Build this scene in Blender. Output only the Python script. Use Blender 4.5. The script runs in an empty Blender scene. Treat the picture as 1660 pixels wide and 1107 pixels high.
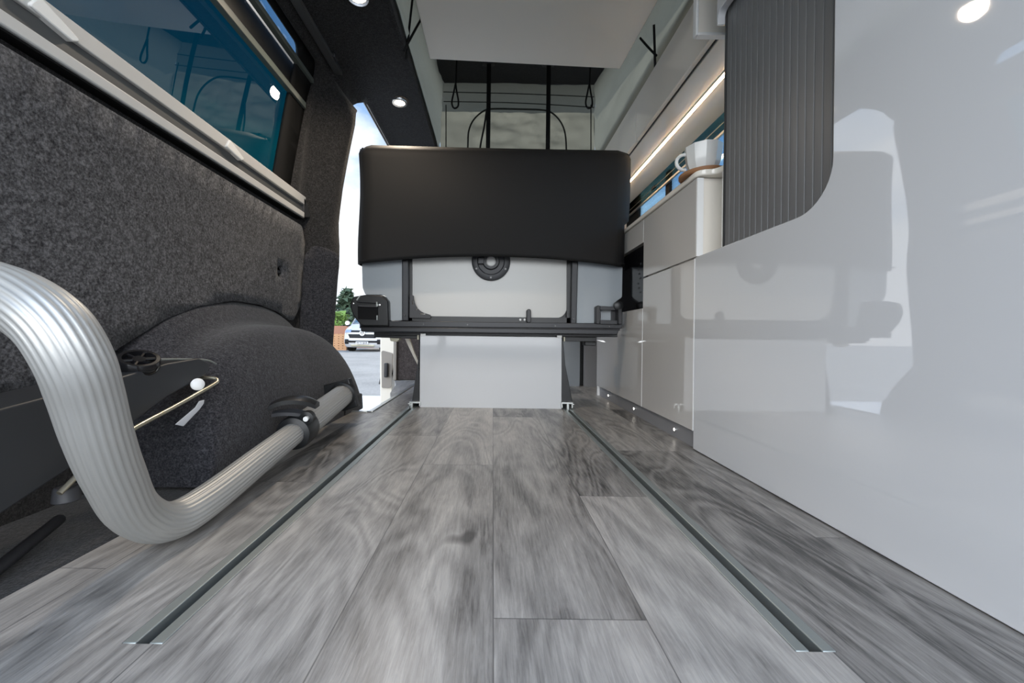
import bpy, bmesh, math, random
from mathutils import Vector, Matrix, noise as mnoise
from mathutils.geometry import delaunay_2d_cdt

random.seed(7)
SC = bpy.context.scene
COL = SC.collection
F = 640.0; CX, CY = 799.0, 545.0; H = 0.30; RO = 0.012
CR, SR = math.cos(RO), math.sin(RO)

def ab(px, py):
    u, w = px - CX, py - CY
    return u * CR + w * SR, -u * SR + w * CR
def PY(px, py, Y):
    a, b = ab(px, py); return Vector((a * Y / F, Y, H - b * Y / F))
def PX(px, py, X):
    a, b = ab(px, py); Y = X * F / a; return Vector((X, Y, H - b * Y / F))
def PZ(px, py, Z):
    a, b = ab(px, py); Y = (H - Z) * F / b; return Vector((a * Y / F, Y, Z))

# ------------------------------------------------------------------ materials
def mat(name, col, rough=0.5, metal=0.0, spec=0.5, sheen=0.0, coat=0.0, cior=1.5, emit=None, estr=0.0):
    m = bpy.data.materials.new(name); m.use_nodes = True
    b = m.node_tree.nodes['Principled BSDF']
    b.inputs['Base Color'].default_value = (*col, 1)
    b.inputs['Roughness'].default_value = rough
    b.inputs['Metallic'].default_value = metal
    b.inputs['Specular IOR Level'].default_value = spec
    b.inputs['Sheen Weight'].default_value = sheen
    b.inputs['Coat Weight'].default_value = coat
    b.inputs['Coat IOR'].default_value = cior
    b.inputs['Coat Roughness'].default_value = 0.02
    if emit:
        b.inputs['Emission Color'].default_value = (*emit, 1)
        b.inputs['Emission Strength'].default_value = estr
    return m
def N(m, t, **kw):
    n = m.node_tree.nodes.new(t)
    for k, v in kw.items(): setattr(n, k, v)
    return n
def L(m, a, b): m.node_tree.links.new(a, b)
def bsdf(m): return m.node_tree.nodes['Principled BSDF']
def mathn(m, op, a, b=None, clamp=False):
    n = N(m, 'ShaderNodeMath', operation=op, use_clamp=clamp)
    for i, v in enumerate((a, b)):
        if v is None: continue
        if isinstance(v, (int, float)): n.inputs[i].default_value = v
        else: L(m, v, n.inputs[i])
    return n.outputs[0]
def ramp(m, fac, stops):
    r = N(m, 'ShaderNodeValToRGB')
    while len(r.color_ramp.elements) < len(stops): r.color_ramp.elements.new(0.5)
    for e, (p, c) in zip(r.color_ramp.elements, stops):
        e.position = p; e.color = (*c, 1) if len(c) == 3 else c
    L(m, fac, r.inputs[0]); return r.outputs[0]
def noise_node(m, vec, scale, detail=3.0, rough=0.6, dist=0.0):
    n = N(m, 'ShaderNodeTexNoise'); n.inputs['Scale'].default_value = scale
    n.inputs['Detail'].default_value = detail; n.inputs['Roughness'].default_value = rough
    n.inputs['Distortion'].default_value = dist
    L(m, vec, n.inputs['Vector']); return n.outputs['Fac']
def objco(m):
    return N(m, 'ShaderNodeNewGeometry').outputs['Position']
def bump(m, h, strength, dist=0.002):
    b = N(m, 'ShaderNodeBump'); b.inputs['Strength'].default_value = strength
    b.inputs['Distance'].default_value = dist
    L(m, h, b.inputs['Height']); L(m, b.outputs[0], bsdf(m).inputs['Normal'])

def carpet(name, dark, light, scale=240):
    m = mat(name, dark, 0.95, spec=0.1, sheen=0.15)
    co = objco(m)
    n1 = noise_node(m, co, scale, 2, 0.7)
    n2 = noise_node(m, co, scale * 0.38, 3, 0.7)
    f = mathn(m, 'ADD', mathn(m, 'MULTIPLY', n1, 0.6), mathn(m, 'MULTIPLY', n2, 0.4))
    c = ramp(m, f, [(0.36, dark), (0.50, tuple((a + b) / 2.6 for a, b in zip(dark, light))), (0.66, light)])
    L(m, c, bsdf(m).inputs['Base Color'])
    bump(m, f, 0.6, 0.004)
    return m
M = {}
M['carpet'] = carpet('grey_felt_carpet', (0.012, 0.012, 0.014), (0.14, 0.14, 0.148), 210)
M['carpet_dark'] = carpet('dark_felt_carpet', (0.009, 0.0088, 0.0088), (0.055, 0.053, 0.053), 300)
M['carpet_arch'] = carpet('arch_carpet', (0.010, 0.010, 0.013), (0.070, 0.070, 0.078), 300)
M['white'] = mat('gloss_white_acrylic', (0.64, 0.65, 0.665), 0.03, spec=0.5, coat=1.0, cior=1.85)
M['base_white'] = mat('white_base_laminate', (0.56, 0.57, 0.585), 0.06, spec=0.4)
M['cupboard'] = mat('gloss_warm_white_laminate', (0.60, 0.58, 0.555), 0.05, spec=0.5, coat=1.0, cior=1.6)
M['white_edge'] = mat('white_edge_banding', (0.85, 0.85, 0.84), 0.25)
M['locker'] = mat('gloss_cream_locker', (0.86, 0.81, 0.73), 0.07, spec=0.5, coat=0.3)  # cream tint partly stands in for the light strip's warm glow
M['plinth'] = mat('grey_plinth', (0.24, 0.24, 0.25), 0.35)
M['board'] = mat('bed_board_laminate', (0.88, 0.84, 0.76), 0.14, spec=0.5)
M['black'] = mat('black_powder_coat', (0.010, 0.010, 0.012), 0.38, spec=0.45)
M['frame_grey'] = mat('anthracite_frame', (0.020, 0.021, 0.024), 0.34, metal=0.3)
M['black_gloss'] = mat('black_gloss_plastic', (0.008, 0.008, 0.009), 0.12)
M['rubber'] = mat('black_rubber', (0.008, 0.008, 0.008), 0.8, spec=0.15)
M['black_plastic'] = mat('black_moulded_plastic', (0.010, 0.011, 0.012), 0.38)
M['jack_black'] = mat('satin_black_jack_plastic', (0.024, 0.026, 0.029), 0.42)
M['grille'] = mat('black_grille', (0.010, 0.010, 0.011), 0.6, spec=0.2)
M['dark_plastic'] = mat('charcoal_plastic', (0.035, 0.036, 0.040), 0.5)
M['silver'] = mat('silver_grey_panel', (0.30, 0.33, 0.355), 0.30, spec=0.5)
M['offwhite'] = mat('off_white_panel', (0.50, 0.50, 0.485), 0.3)
M['alu'] = mat('brushed_aluminium', (0.55, 0.57, 0.56), 0.32, metal=0.9)
M['alu_rail'] = mat('dull_aluminium_rail', (0.34, 0.37, 0.36), 0.42, metal=0.7)
M['chrome'] = mat('bright_steel', (0.8, 0.8, 0.8), 0.18, metal=1.0)
M['zinc'] = mat('zinc_plated_rod', (0.62, 0.58, 0.46), 0.28, metal=0.9)
M['blind_light'] = mat('pale_grey_extrusion', (0.50, 0.50, 0.49), 0.4)
M['blind_mid'] = mat('mid_grey_extrusion', (0.07, 0.073, 0.075), 0.4)
M['blind_green'] = mat('olive_grey_extrusion', (0.11, 0.13, 0.12), 0.4)
M['white_plastic'] = mat('white_plastic', (0.8, 0.8, 0.78), 0.3)
M['mug'] = mat('white_glazed_china', (0.78, 0.78, 0.76), 0.12, coat=0.3)
M['cork'] = mat('brown_wood_coaster', (0.30, 0.14, 0.06), 0.6)
M['lining'] = carpet('black_roof_lining', (0.006, 0.006, 0.007), (0.02, 0.02, 0.022), 200)
M['strap'] = mat('black_webbing', (0.006, 0.006, 0.006), 0.8)
M['led'] = mat('warm_led_strip', (1, 0.8, 0.6), 0.4, emit=(1.0, 0.66, 0.36), estr=17.0)
M['lamp'] = mat('downlight_lens', (1, 0.85, 0.7), 0.4, emit=(1.0, 0.80, 0.58), estr=9.0)
M['pin'] = mat('plinth_light_lens', (1, 0.95, 0.9), 0.4, emit=(1.0, 0.93, 0.84), estr=8.0)
M['paint'] = mat('white_van_paint', (0.42, 0.425, 0.44), 0.18, coat=0.6)
M['paint_beige'] = mat('pale_beige_paint', (0.62, 0.58, 0.50), 0.3)
M['taupe'] = mat('taupe_trim', (0.20, 0.18, 0.155), 0.45)
M['skid'] = mat('beige_silver_skid', (0.50, 0.47, 0.36), 0.35)
M['headlamp'] = mat('blue_headlamp_glass', (0.18, 0.24, 0.45), 0.08, coat=0.6)
M['screen'] = mat('windscreen_glass', (0.05, 0.09, 0.12), 0.2)
M['pallet'] = mat('orange_pine', (0.36, 0.19, 0.09), 0.7)
M['brickwall'] = mat('terracotta_render', (0.26, 0.12, 0.075), 0.8)
M['leaf_dark'] = mat('conifer_green', (0.035, 0.060, 0.032), 0.8)
M['leaf'] = mat('bright_leaf_green', (0.11, 0.19, 0.035), 0.8)
M['bark'] = mat('grey_bark', (0.08, 0.06, 0.05), 0.9)
M['text'] = mat('plate_black', (0.02, 0.02, 0.03), 0.5)
M['plate'] = mat('plate_white', (0.50, 0.50, 0.50), 0.6)
M['mirror_pink'] = mat('pale_mirror_shell', (0.72, 0.60, 0.68), 0.25)
M['speckle'] = mat('dark_screen', (0.004, 0.004, 0.005), 0.12)
M['icons'] = mat('dim_grey_print', (0.03, 0.033, 0.036), 0.5)
M['step'] = mat('white_step_paint', (0.82, 0.82, 0.82), 0.4)

# neoprene cover
m = mat('black_neoprene', (0.010, 0.0095, 0.0095), 0.75, spec=0.3); M['neoprene'] = m
bump(m, noise_node(m, objco(m), 900, 2, 0.6), 0.25, 0.001)
# canvas : grey cloth that lets some light through
m = mat('grey_tent_canvas', (0.078, 0.079, 0.070), 0.85, spec=0.15); M['canvas'] = m
co = objco(m); w1 = noise_node(m, co, 16, 5, 0.6, 0.8); bump(m, w1, 0.35, 0.02)
tr = N(m, 'ShaderNodeBsdfTranslucent'); tr.inputs[0].default_value = (0.40, 0.41, 0.34, 1)
mx = N(m, 'ShaderNodeMixShader'); mx.inputs[0].default_value = 0.27
out = m.node_tree.nodes['Material Output']
L(m, bsdf(m).outputs[0], mx.inputs[1]); L(m, tr.outputs[0], mx.inputs[2]); L(m, mx.outputs[0], out.inputs[0])

def glass(name, tint, rough=0.0, refl=0.5):
    m = bpy.data.materials.new(name); m.use_nodes = True
    nt = m.node_tree; nt.nodes.clear()
    o = nt.nodes.new('ShaderNodeOutputMaterial')
    t = nt.nodes.new('ShaderNodeBsdfTransparent'); t.inputs[0].default_value = (*tint, 1)
    g = nt.nodes.new('ShaderNodeBsdfGlossy'); g.inputs['Roughness'].default_value = rough
    g.inputs['Color'].default_value = (0.9, 0.95, 1, 1)
    f = nt.nodes.new('ShaderNodeFresnel'); f.inputs[0].default_value = 1.45
    k = nt.nodes.new('ShaderNodeMath'); k.operation = 'MULTIPLY'; k.inputs[1].default_value = refl
    x = nt.nodes.new('ShaderNodeMixShader')
    nt.links.new(f.outputs[0], k.inputs[0]); nt.links.new(k.outputs[0], x.inputs[0])
    nt.links.new(t.outputs[0], x.inputs[1]); nt.links.new(g.outputs[0], x.inputs[2])
    nt.links.new(x.outputs[0], o.inputs[0])
    return m
M['tint'] = glass('teal_privacy_glass', (0.002, 0.058, 0.070), 0.0, 0.26)
M['tint_mid'] = glass('teal_blind_film', (0.40, 0.44, 0.36), 0.0, 0.30)
M['clear'] = glass('clear_window_glass', (0.62, 0.80, 0.92), 0.0, 0.6)

# wood vinyl floor: planks along Y
PW, PL = 0.1635, 1.05
m = mat('grey_oak_vinyl', (0.3, 0.3, 0.3), 0.34, spec=0.45); M['floor'] = m
co = objco(m)
sep = N(m, 'ShaderNodeSeparateXYZ'); L(m, co, sep.inputs[0])
sx = mathn(m, 'DIVIDE', mathn(m, 'ADD', sep.outputs[0], 10 * PW - 0.004), PW)
row = mathn(m, 'FLOOR', sx); fx = mathn(m, 'FRACT', sx)
wn = N(m, 'ShaderNodeTexWhiteNoise', noise_dimensions='1D'); L(m, row, wn.inputs['W'])
# plank ends: the joint of each row is staggered as in the photo by a short table
offs = {10: 0.42, 11: 0.747, 9: 0.92, 8: 1.18, 7: 0.80, 12: 1.05, 13: 0.60, 6: 0.5}
acc = None
for k, v in offs.items():
    hit = mathn(m, 'COMPARE', row, float(k)); m.node_tree.nodes[-1].inputs[2].default_value = 0.1
    t = mathn(m, 'MULTIPLY', hit, v)
    acc = t if acc is None else mathn(m, 'ADD', acc, t)
sy = mathn(m, 'DIVIDE', mathn(m, 'ADD', mathn(m, 'SUBTRACT', sep.outputs[1], acc), 5 * PL), PL)
coln = mathn(m, 'FLOOR', sy); fy = mathn(m, 'FRACT', sy)
cmb = N(m, 'ShaderNodeCombineXYZ'); L(m, row, cmb.inputs[0]); L(m, coln, cmb.inputs[1])
w2 = N(m, 'ShaderNodeTexWhiteNoise', noise_dimensions='2D'); L(m, cmb.outputs[0], w2.inputs['Vector'])
rnd = w2.outputs['Value']
# grain space shifted per plank
gx = mathn(m, 'ADD', sep.outputs[0], mathn(m, 'MULTIPLY', rnd, 37.0))
gy = mathn(m, 'ADD', sep.outputs[1], mathn(m, 'MULTIPLY', rnd, 91.0))
def gvec(ax, ay):
    c = N(m, 'ShaderNodeCombineXYZ'); L(m, mathn(m, 'MULTIPLY', gx, ax), c.inputs[0]); L(m, mathn(m, 'MULTIPLY', gy, ay), c.inputs[1]); L(m, rnd, c.inputs[2]); return c.outputs[0]
g1 = noise_node(m, gvec(300, 18), 1.0, 4, 0.7, 0.5)         # fine fibres
g2 = noise_node(m, gvec(7.0, 1.7), 1.0, 2, 0.45, 0.9)         # broad cathedral field
rings = mathn(m, 'MULTIPLY', mathn(m, 'SINE', mathn(m, 'MULTIPLY', g2, 70.0)), 0.5)
g3 = noise_node(m, gvec(24, 5.5), 1.0, 5, 0.72, 2.0)          # streak clouds
g4 = noise_node(m, gvec(11, 1.5), 1.0, 3, 0.55, 0.6)          # tone patches
v = mathn(m, 'ADD', mathn(m, 'MULTIPLY', g1, 0.36), mathn(m, 'MULTIPLY', rings, 0.085))
v = mathn(m, 'ADD', v, mathn(m, 'MULTIPLY', g3, 0.22))
v = mathn(m, 'ADD', v, mathn(m, 'MULTIPLY', g4, 0.50))
v = mathn(m, 'ADD', v, mathn(m, 'MULTIPLY', mathn(m, 'SUBTRACT', rnd, 0.5), 0.17))
wood = ramp(m, v, [(0.36, (0.052, 0.050, 0.048)), (0.49, (0.195, 0.185, 0.173)), (0.62, (0.325, 0.308, 0.286)), (0.82, (0.54, 0.51, 0.465))])
knot = noise_node(m, gvec(13, 5.0), 1.0, 2, 0.5, 0.3)
kn = ramp(m, knot, [(0.205, (1, 1, 1)), (0.26, (0, 0, 0))])
# seams
dx = mathn(m, 'MINIMUM', fx, mathn(m, 'SUBTRACT', 1.0, fx)); dxm = mathn(m, 'MULTIPLY', dx, PW)
dy = mathn(m, 'MINIMUM', fy, mathn(m, 'SUBTRACT', 1.0, fy)); dym = mathn(m, 'MULTIPLY', dy, PL)
seam = mathn(m, 'LESS_THAN', mathn(m, 'MINIMUM', dxm, dym), 0.0007)
def mixc(m, fac, a, b):
    n = N(m, 'ShaderNodeMix', data_type='RGBA')
    for s, val in ((n.inputs[0], fac), (n.inputs[6], a), (n.inputs[7], b)):
        if isinstance(val, (int, float)): s.default_value = val
        elif isinstance(val, tuple): s.default_value = (*val, 1)
        else: L(m, val, s)
    return n.outputs[2]
c1 = mixc(m, mathn(m, 'MULTIPLY', kn, 0.75), wood, (0.035, 0.033, 0.033))
c2 = mixc(m, mathn(m, 'MULTIPLY', seam, 0.65), c1, (0.04, 0.04, 0.042))
L(m, c2, bsdf(m).inputs['Base Color'])
bump(m, mathn(m, 'SUBTRACT', g1, mathn(m, 'MULTIPLY', seam, 0.6)), 0.12, 0.002)

# asphalt
m = mat('pale_asphalt', (0.30, 0.30, 0.30), 0.9); M['asphalt'] = m
n1 = noise_node(m, objco(m), 22, 4, 0.7); n2 = noise_node(m, objco(m), 1.2, 3, 0.6)
L(m, ramp(m, mathn(m, 'ADD', mathn(m, 'MULTIPLY', n1, 0.6), mathn(m, 'MULTIPLY', n2, 0.4)), [(0.35, (0.15, 0.145, 0.135)), (0.65, (0.27, 0.26, 0.24))]), bsdf(m).inputs['Base Color'])
M['concrete'] = mat('white_concrete', (0.55, 0.55, 0.54), 0.8)
# tambour slats
M['tambour'] = mat('grey_tambour_slats', (0.150, 0.150, 0.152), 0.36, spec=0.45)
M['tambour_frame'] = mat('dark_grey_channel', (0.045, 0.045, 0.047), 0.35)
# ribbed tube
m = mat('ribbed_anodised_tube', (0.43, 0.43, 0.415), 0.45, metal=0.5); M['tube'] = m

# ------------------------------------------------------------------ mesh helpers
class MB:
    def __init__(s): s.bm = bmesh.new()
    def box(s, x0, x1, y0, y1, z0, z1):
        v = [s.bm.verts.new((x, y, z)) for x in (x0, x1) for y in (y0, y1) for z in (z0, z1)]
        for q in ((0,1,3,2),(4,6,7,5),(0,4,5,1),(2,3,7,6),(0,2,6,4),(1,5,7,3)): s.bm.faces.new([v[i] for i in q])
        return s
    def prism(s, pts, axis, lo, hi):
        def mk(p, h):
            a, b = p
            return {'X': (h, a, b), 'Y': (a, h, b), 'Z': (a, b, h)}[axis]
        A = [s.bm.verts.new(mk(p, lo)) for p in pts]; B = [s.bm.verts.new(mk(p, hi)) for p in pts]
        n = len(pts)
        s.bm.faces.new(A); s.bm.faces.new(B[::-1])
        for i in range(n): s.bm.faces.new((A[i], A[(i+1) % n], B[(i+1) % n], B[i]))
        return s
    def slab(s, pts, thick):           # 3-D polygon given thickness along vector
        A = [s.bm.verts.new(p) for p in pts]; B = [s.bm.verts.new(Vector(p) + Vector(thick)) for p in pts]
        n = len(pts)
        s.bm.faces.new(A); s.bm.faces.new(B[::-1])
        for i in range(n): s.bm.faces.new((A[i], A[(i+1) % n], B[(i+1) % n], B[i]))
        return s
    def tube(s, path, r, n=12, ribs=0, ribd=0.0, caps=True, closed=False, up=None):
        path = [Vector(p) for p in path]; rings = []
        k = len(path); nrm = None
        for i, p in enumerate(path):
            if closed: t = (path[(i+1) % k] - path[i-1]).normalized()
            else: t = (path[min(i+1, k-1)] - path[max(i-1, 0)]).normalized()
            if nrm is None:
                ref = Vector(up) if up else (Vector((0, 0, 1)) if abs(t.z) < 0.9 else Vector((1, 0, 0)))
                nrm = (ref - t * ref.dot(t)).normalized()
            else: nrm = (nrm - t * nrm.dot(t)).normalized()
            bn = t.cross(nrm); rr = r[i] if isinstance(r, (list, tuple)) else r
            ring = []
            for j in range(n):
                a = 2 * math.pi * j / n
                q = rr * (1 - (ribd if ribs and (j % 4 in (0,)) else 0))
                ring.append(s.bm.verts.new(p + nrm * math.cos(a) * q + bn * math.sin(a) * q))
            rings.append(ring)
        m_ = k if closed else k - 1
        for i in range(m_):
            A, B = rings[i], rings[(i+1) % k]
            for j in range(n): s.bm.faces.new((A[j], A[(j+1) % n], B[(j+1) % n], B[j]))
        if caps and not closed: s.bm.faces.new(rings[0][::-1]); s.bm.faces.new(rings[-1])
        return s
    def lathe(s, o, axis, prof, n=32, seg=None):      # prof: (radius, height) along axis
        o = Vector(o); ax = Vector(axis).normalized()
        ref = Vector((0, 0, 1)) if abs(ax.z) < 0.9 else Vector((1, 0, 0))
        e1 = (ref - ax * ref.dot(ax)).normalized(); e2 = ax.cross(e1)
        rings = []
        for (r, h) in prof:
            if r < 1e-6: rings.append([s.bm.verts.new(o + ax * h)])
            else: rings.append([s.bm.verts.new(o + ax * h + (e1 * math.cos(2*math.pi*j/n) + e2 * math.sin(2*math.pi*j/n)) * r) for j in range(n)])
        for A, B in zip(rings, rings[1:]):
            for j in range(n):
                a, b = A[j % len(A)], A[(j+1) % len(A)]; c, d = B[(j+1) % len(B)], B[j % len(B)]
                f = []
                for q in (a, b, c, d):
                    if q not in f: f.append(q)
                if len(f) > 2: s.bm.faces.new(f)
        return s
    def grid(s, rows):
        R = [[s.bm.verts.new(p) for p in r] for r in rows]
        for A, B in zip(R, R[1:]):
            for j in range(len(A) - 1): s.bm.faces.new((A[j], A[j+1], B[j+1], B[j]))
        return s
    def build(s, name, material, parent=None, bevel=0.0, smooth=False, solid=0.0, seg=2, angle=40, loc=None, soff=-1):
        bmesh.ops.recalc_face_normals(s.bm, faces=s.bm.faces)
        me = bpy.data.meshes.new(name); 
        o = bpy.data.objects.new(name, me); COL.objects.link(o)
        base = Vector((0, 0, 0))
        if parent is not None:
            o.parent = parent; base = world_loc(parent)
        elif loc is not None:
            base = Vector(loc); o.location = base
        if base.length: bmesh.ops.translate(s.bm, verts=s.bm.verts, vec=-base)
        s.bm.to_mesh(me); s.bm.free()
        me.materials.append(material)
        if smooth:
            for p in me.polygons: p.use_smooth = True
            try: me.set_sharp_from_angle(angle=math.radians(angle))
            except Exception: pass
        if solid:
            md = o.modifiers.new('thickness', 'SOLIDIFY'); md.thickness = solid; md.offset = soff
        if bevel:
            md = o.modifiers.new('bevel', 'BEVEL'); md.width = bevel; md.segments = seg; md.limit_method = 'ANGLE'; md.angle_limit = math.radians(35)
            for p in me.polygons: p.use_smooth = True
            try: me.set_sharp_from_angle(angle=math.radians(35))
            except Exception: pass
        return o
def world_loc(o):
    v = Vector((0, 0, 0))
    while o: v += o.location; o = o.parent
    return v
def thing(name, label, cat, loc=(0, 0, 0), group=None):
    o = bpy.data.objects.new(name, None); COL.objects.link(o)
    o.location = loc; o.empty_display_size = 0.05
    o['label'] = label; o['category'] = cat
    if group: o['group'] = group
    return o
def tag(o, label, cat, group=None):
    o['label'] = label; o['category'] = cat
    if group: o['group'] = group
    return o
def struct(o): o['kind'] = 'structure'; return o
def copy_tree(o, parent=None):
    c = o.copy(); COL.objects.link(c)
    if parent: c.parent = parent
    for ch in list(o.children): copy_tree(ch, c)
    return c
def fillet(pts, n=6):          # pts (a,b,r)
    out = []; k = len(pts)
    for i, p in enumerate(pts):
        r = p[2] if len(p) > 2 else 0
        P = Vector(p[:2]); A = Vector(pts[i-1][:2]); B = Vector(pts[(i+1) % k][:2])
        if r <= 0: out.append(tuple(P)); continue
        d1 = (A - P).normalized(); d2 = (B - P).normalized()
        ang = d1.angle(d2)
        t = min(r / math.tan(ang / 2), (A-P).length * 0.49, (B-P).length * 0.49); r2 = t * math.tan(ang / 2)
        c = P + (d1 + d2).normalized() * (r2 / math.sin(ang / 2))
        s = P + d1 * t - c; e = P + d2 * t - c
        tot = s.angle_signed(e)
        for j in range(n + 1):
            f = j / n * -tot
            out.append((c.x + s.x*math.cos(f) - s.y*math.sin(f), c.y + s.x*math.sin(f) + s.y*math.cos(f)))
    return out
def inside(p, poly):
    x, y = p; c = False; n = len(poly)
    for i in range(n):
        x1, y1 = poly[i]; x2, y2 = poly[i-1]
        if (y1 > y) != (y2 > y) and x < (x2-x1) * (y-y1) / (y2-y1) + x1: c = not c
    return c
def dense(poly, step):
    out = []
    for i in range(len(poly)):
        a, b = Vector(poly[i]), Vector(poly[(i+1) % len(poly)])
        k = max(1, int((b-a).length / step))
        for j in range(k): out.append(tuple(a.lerp(b, j / k)))
    return out
def sheet(mb, outline, holes, fmap, step):      # filled polygon with holes laid on a curved surface
    loops = [dense(outline, step)] + [dense(h, step) for h in holes]
    pts, edges = [], []
    for lp in loops:
        b = len(pts); pts += [Vector(p) for p in lp]
        edges += [(b + i, b + (i+1) % len(lp)) for i in range(len(lp))]
    xs = [p[0] for p in loops[0]]; ys = [p[1] for p in loops[0]]
    y = min(ys) + step / 2
    while y < max(ys):
        x = min(xs) + step / 2
        while x < max(xs):
            if inside((x, y), loops[0]) and not any(inside((x, y), h) for h in loops[1:]): pts.append(Vector((x, y)))
            x += step
        y += step
    V, E, Fc, *_ = delaunay_2d_cdt(pts, edges, [], 0, 1e-6)
    bv = [mb.bm.verts.new(fmap(v.x, v.y)) for v in V]
    for f in Fc:
        c = sum((V[i] for i in f), Vector((0, 0))) / len(f)
        if inside(c, loops[0]) and not any(inside(c, h) for h in loops[1:]):
            try: mb.bm.faces.new([bv[i] for i in f])
            except ValueError: pass
    return mb
def smooth_path(pts, n=8):
    pts = [Vector(p) for p in pts]; out = []
    for i in range(len(pts) - 1):
        p0 = pts[max(i-1, 0)]; p1 = pts[i]; p2 = pts[i+1]; p3 = pts[min(i+2, len(pts)-1)]
        for j in range(n):
            t = j / n
            out.append(0.5 * ((2*p1) + (p2-p0)*t + (2*p0-5*p1+4*p2-p3)*t*t + (3*p1-p0-3*p2+p3)*t*t*t))
    out.append(pts[-1]); return out
def rounded_box(mb, c, half, r, n=4):
    pass

# ------------------------------------------------------------------ setting: van shell
RL, RR = -0.334, 0.315            # centre lines of the two floor rails
RY0, RY1 = 0.38, 2.95
fl = MB()
def quad(x0, x1, y0, y1): fl.prism([(x0, y0), (x1, y0), (x1, y1), (x0, y1)], 'Z', -0.02, 0.0)
G = 0.020
quad(-0.545, RL - G, -0.25, 1.53); quad(RL - G, RL + G, -0.25, RY0); quad(RL + G, RR - G, -0.25, 3.2)
quad(RR - G, RR + G, -0.25, RY0); quad(RR + G, 0.86, -0.25, 3.2)
quad(-0.462, RL - G, 1.53, 3.2)
fl.prism([(-0.482, 1.88), (-0.482, 3.2), (-0.69, 3.2), (-0.69, 2.76), (-0.66, 2.66), (-0.585, 2.40), (-0.53, 2.05)], 'Z', -0.02, -0.001)
struct(fl.build('floor', M['floor']))
struct(MB().box(-0.86, -0.545, -0.25, 1.62, -0.03, -0.012).build('floor_edge', M['carpet_dark']))
# step trim
t1 = MB(); t1.prism([(-0.482, 1.53), (-0.462, 1.53), (-0.462, 3.0), (-0.482, 3.0)], 'Z', -0.03, 0.004)
t1.box(-0.545, -0.482, 1.522, 1.542, -0.03, 0.004)
struct(t1.build('trim_1', M['alu'], bevel=0.002))

ctrl = [(-0.05, -0.775), (0.0, -0.780), (0.30, -0.787), (0.60, -0.782), (0.80, -0.760), (1.0, -0.742), (1.2, -0.722),
        (1.30, -0.703), (1.35, -0.672), (1.385, -0.605), (1.398, -0.50), (1.400, -0.356)]
prof = smooth_path([(x, z, 0) for z, x in ctrl], 8)
prof = [(p.x, p.y) for p in prof]
arc = [0.0]
for a, b in zip(prof, prof[1:]): arc.append(arc[-1] + math.hypot(b[0]-a[0], b[1]-a[1]))
def at_s(s):
    s = max(0, min(arc[-1], s))
    for i in range(len(arc) - 1):
        if arc[i+1] >= s:
            f = (s - arc[i]) / max(1e-9, arc[i+1] - arc[i])
            return prof[i][0] + (prof[i+1][0]-prof[i][0]) * f, prof[i][1] + (prof[i+1][1]-prof[i][1]) * f
    return prof[-1]
def s_of_z(z):
    for i in range(len(arc) - 1):
        if prof[i+1][1] >= z: return arc[i] + (arc[i+1]-arc[i]) * (z - prof[i][1]) / max(1e-9, prof[i+1][1]-prof[i][1])
    return arc[-1]
def s_of_x(x):
    for i in range(len(arc) - 1):
        if arc[i] > s_of_z(1.2) and prof[i+1][0] >= x: return arc[i] + (arc[i+1]-arc[i]) * (x - prof[i][0]) / max(1e-9, prof[i+1][0]-prof[i][0])
    return arc[-1]
def pillar(Y):                     # the trim swells a little between window and door
    return 0.0
def post_in(Y, z, x):              # the post beside the door leans inwards towards the roof
    f = max(0.0, min(1.0, (Y - 1.566) / 0.085)); f = f * f * (3 - 2 * f)
    tab = [(0, .085), (.14, .09), (.47, .115), (.61, .122), (.70, .114), (.76, .100), (.81, .098), (.92, .101), (1.06, .112), (1.19, .124), (1.275, .118), (1.34, .055), (1.39, 0.0), (1.5, 0.0)]
    d = 0.0
    for (a, u), (b, v) in zip(tab, tab[1:]):
        if a <= z <= b: d = u + (v - u) * (z - a) / (b - a)
    return f * (d + (0.0125 if d > 0.05 else 0.0))
def wl(Y, s, off=0.0):
    x, z = at_s(s)
    x2, z2 = at_s(min(arc[-1], s + 0.01)); x1, z1 = at_s(max(0, s - 0.01))
    t = Vector((x2-x1, z2-z1)).normalized(); n = Vector((t.y, -t.x))     # inward
    d = off + post_in(Y, z, x)
    return Vector((x + n.x * d, Y, z + n.y * d))
sZ = s_of_z
win_hole = fillet([(-0.02, sZ(0.80), .05), (1.485, sZ(0.80), .06), (1.56, sZ(1.338), .05), (-0.02, sZ(1.338), .05)], 8)
dtop = s_of_x(-0.600)
door_hole = fillet([(1.885, -0.05), (2.85, -0.05), (2.85, dtop, .08), (1.875, dtop, .035)], 8)
# outline runs round the door so that the door is open to the floor
d_up = [(1.660, 0.0), (1.660, sZ(0.45), 0), (1.655, sZ(0.78), 0), (1.655, sZ(1.255), .03), (1.84, dtop, .03), (2.85, dtop, .08), (2.85, 0.0)]
outl = fillet([(-0.25, 0.0)] + d_up + [(3.2, 0.0), (3.2, arc[-1]), (-0.25, arc[-1])], 6)
wm = MB(); sheet(wm, outl, [win_hole], wl, 0.045)
struct(wm.build('wall_left', M['carpet_dark'], smooth=True, solid=0.045, soff=1, angle=60))
# rubber seal round the door head
seal = [wl(1.880, sZ(z), -0.004) for z in (0.0, 0.4, 0.7)] if False else []
pth = [wl(1.86 + 0.95 * i / 12, dtop - 0.002, -0.012) for i in range(13)]
sl = MB(); sl.tube(pth, 0.009, 10); sl.tube([p + Vector((-0.016, 0, 0.006)) for p in pth], 0.007, 10)
struct(sl.build('door_1', mat('seal_rubber', (0.05, 0.045, 0.04), 0.28), smooth=True))

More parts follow.
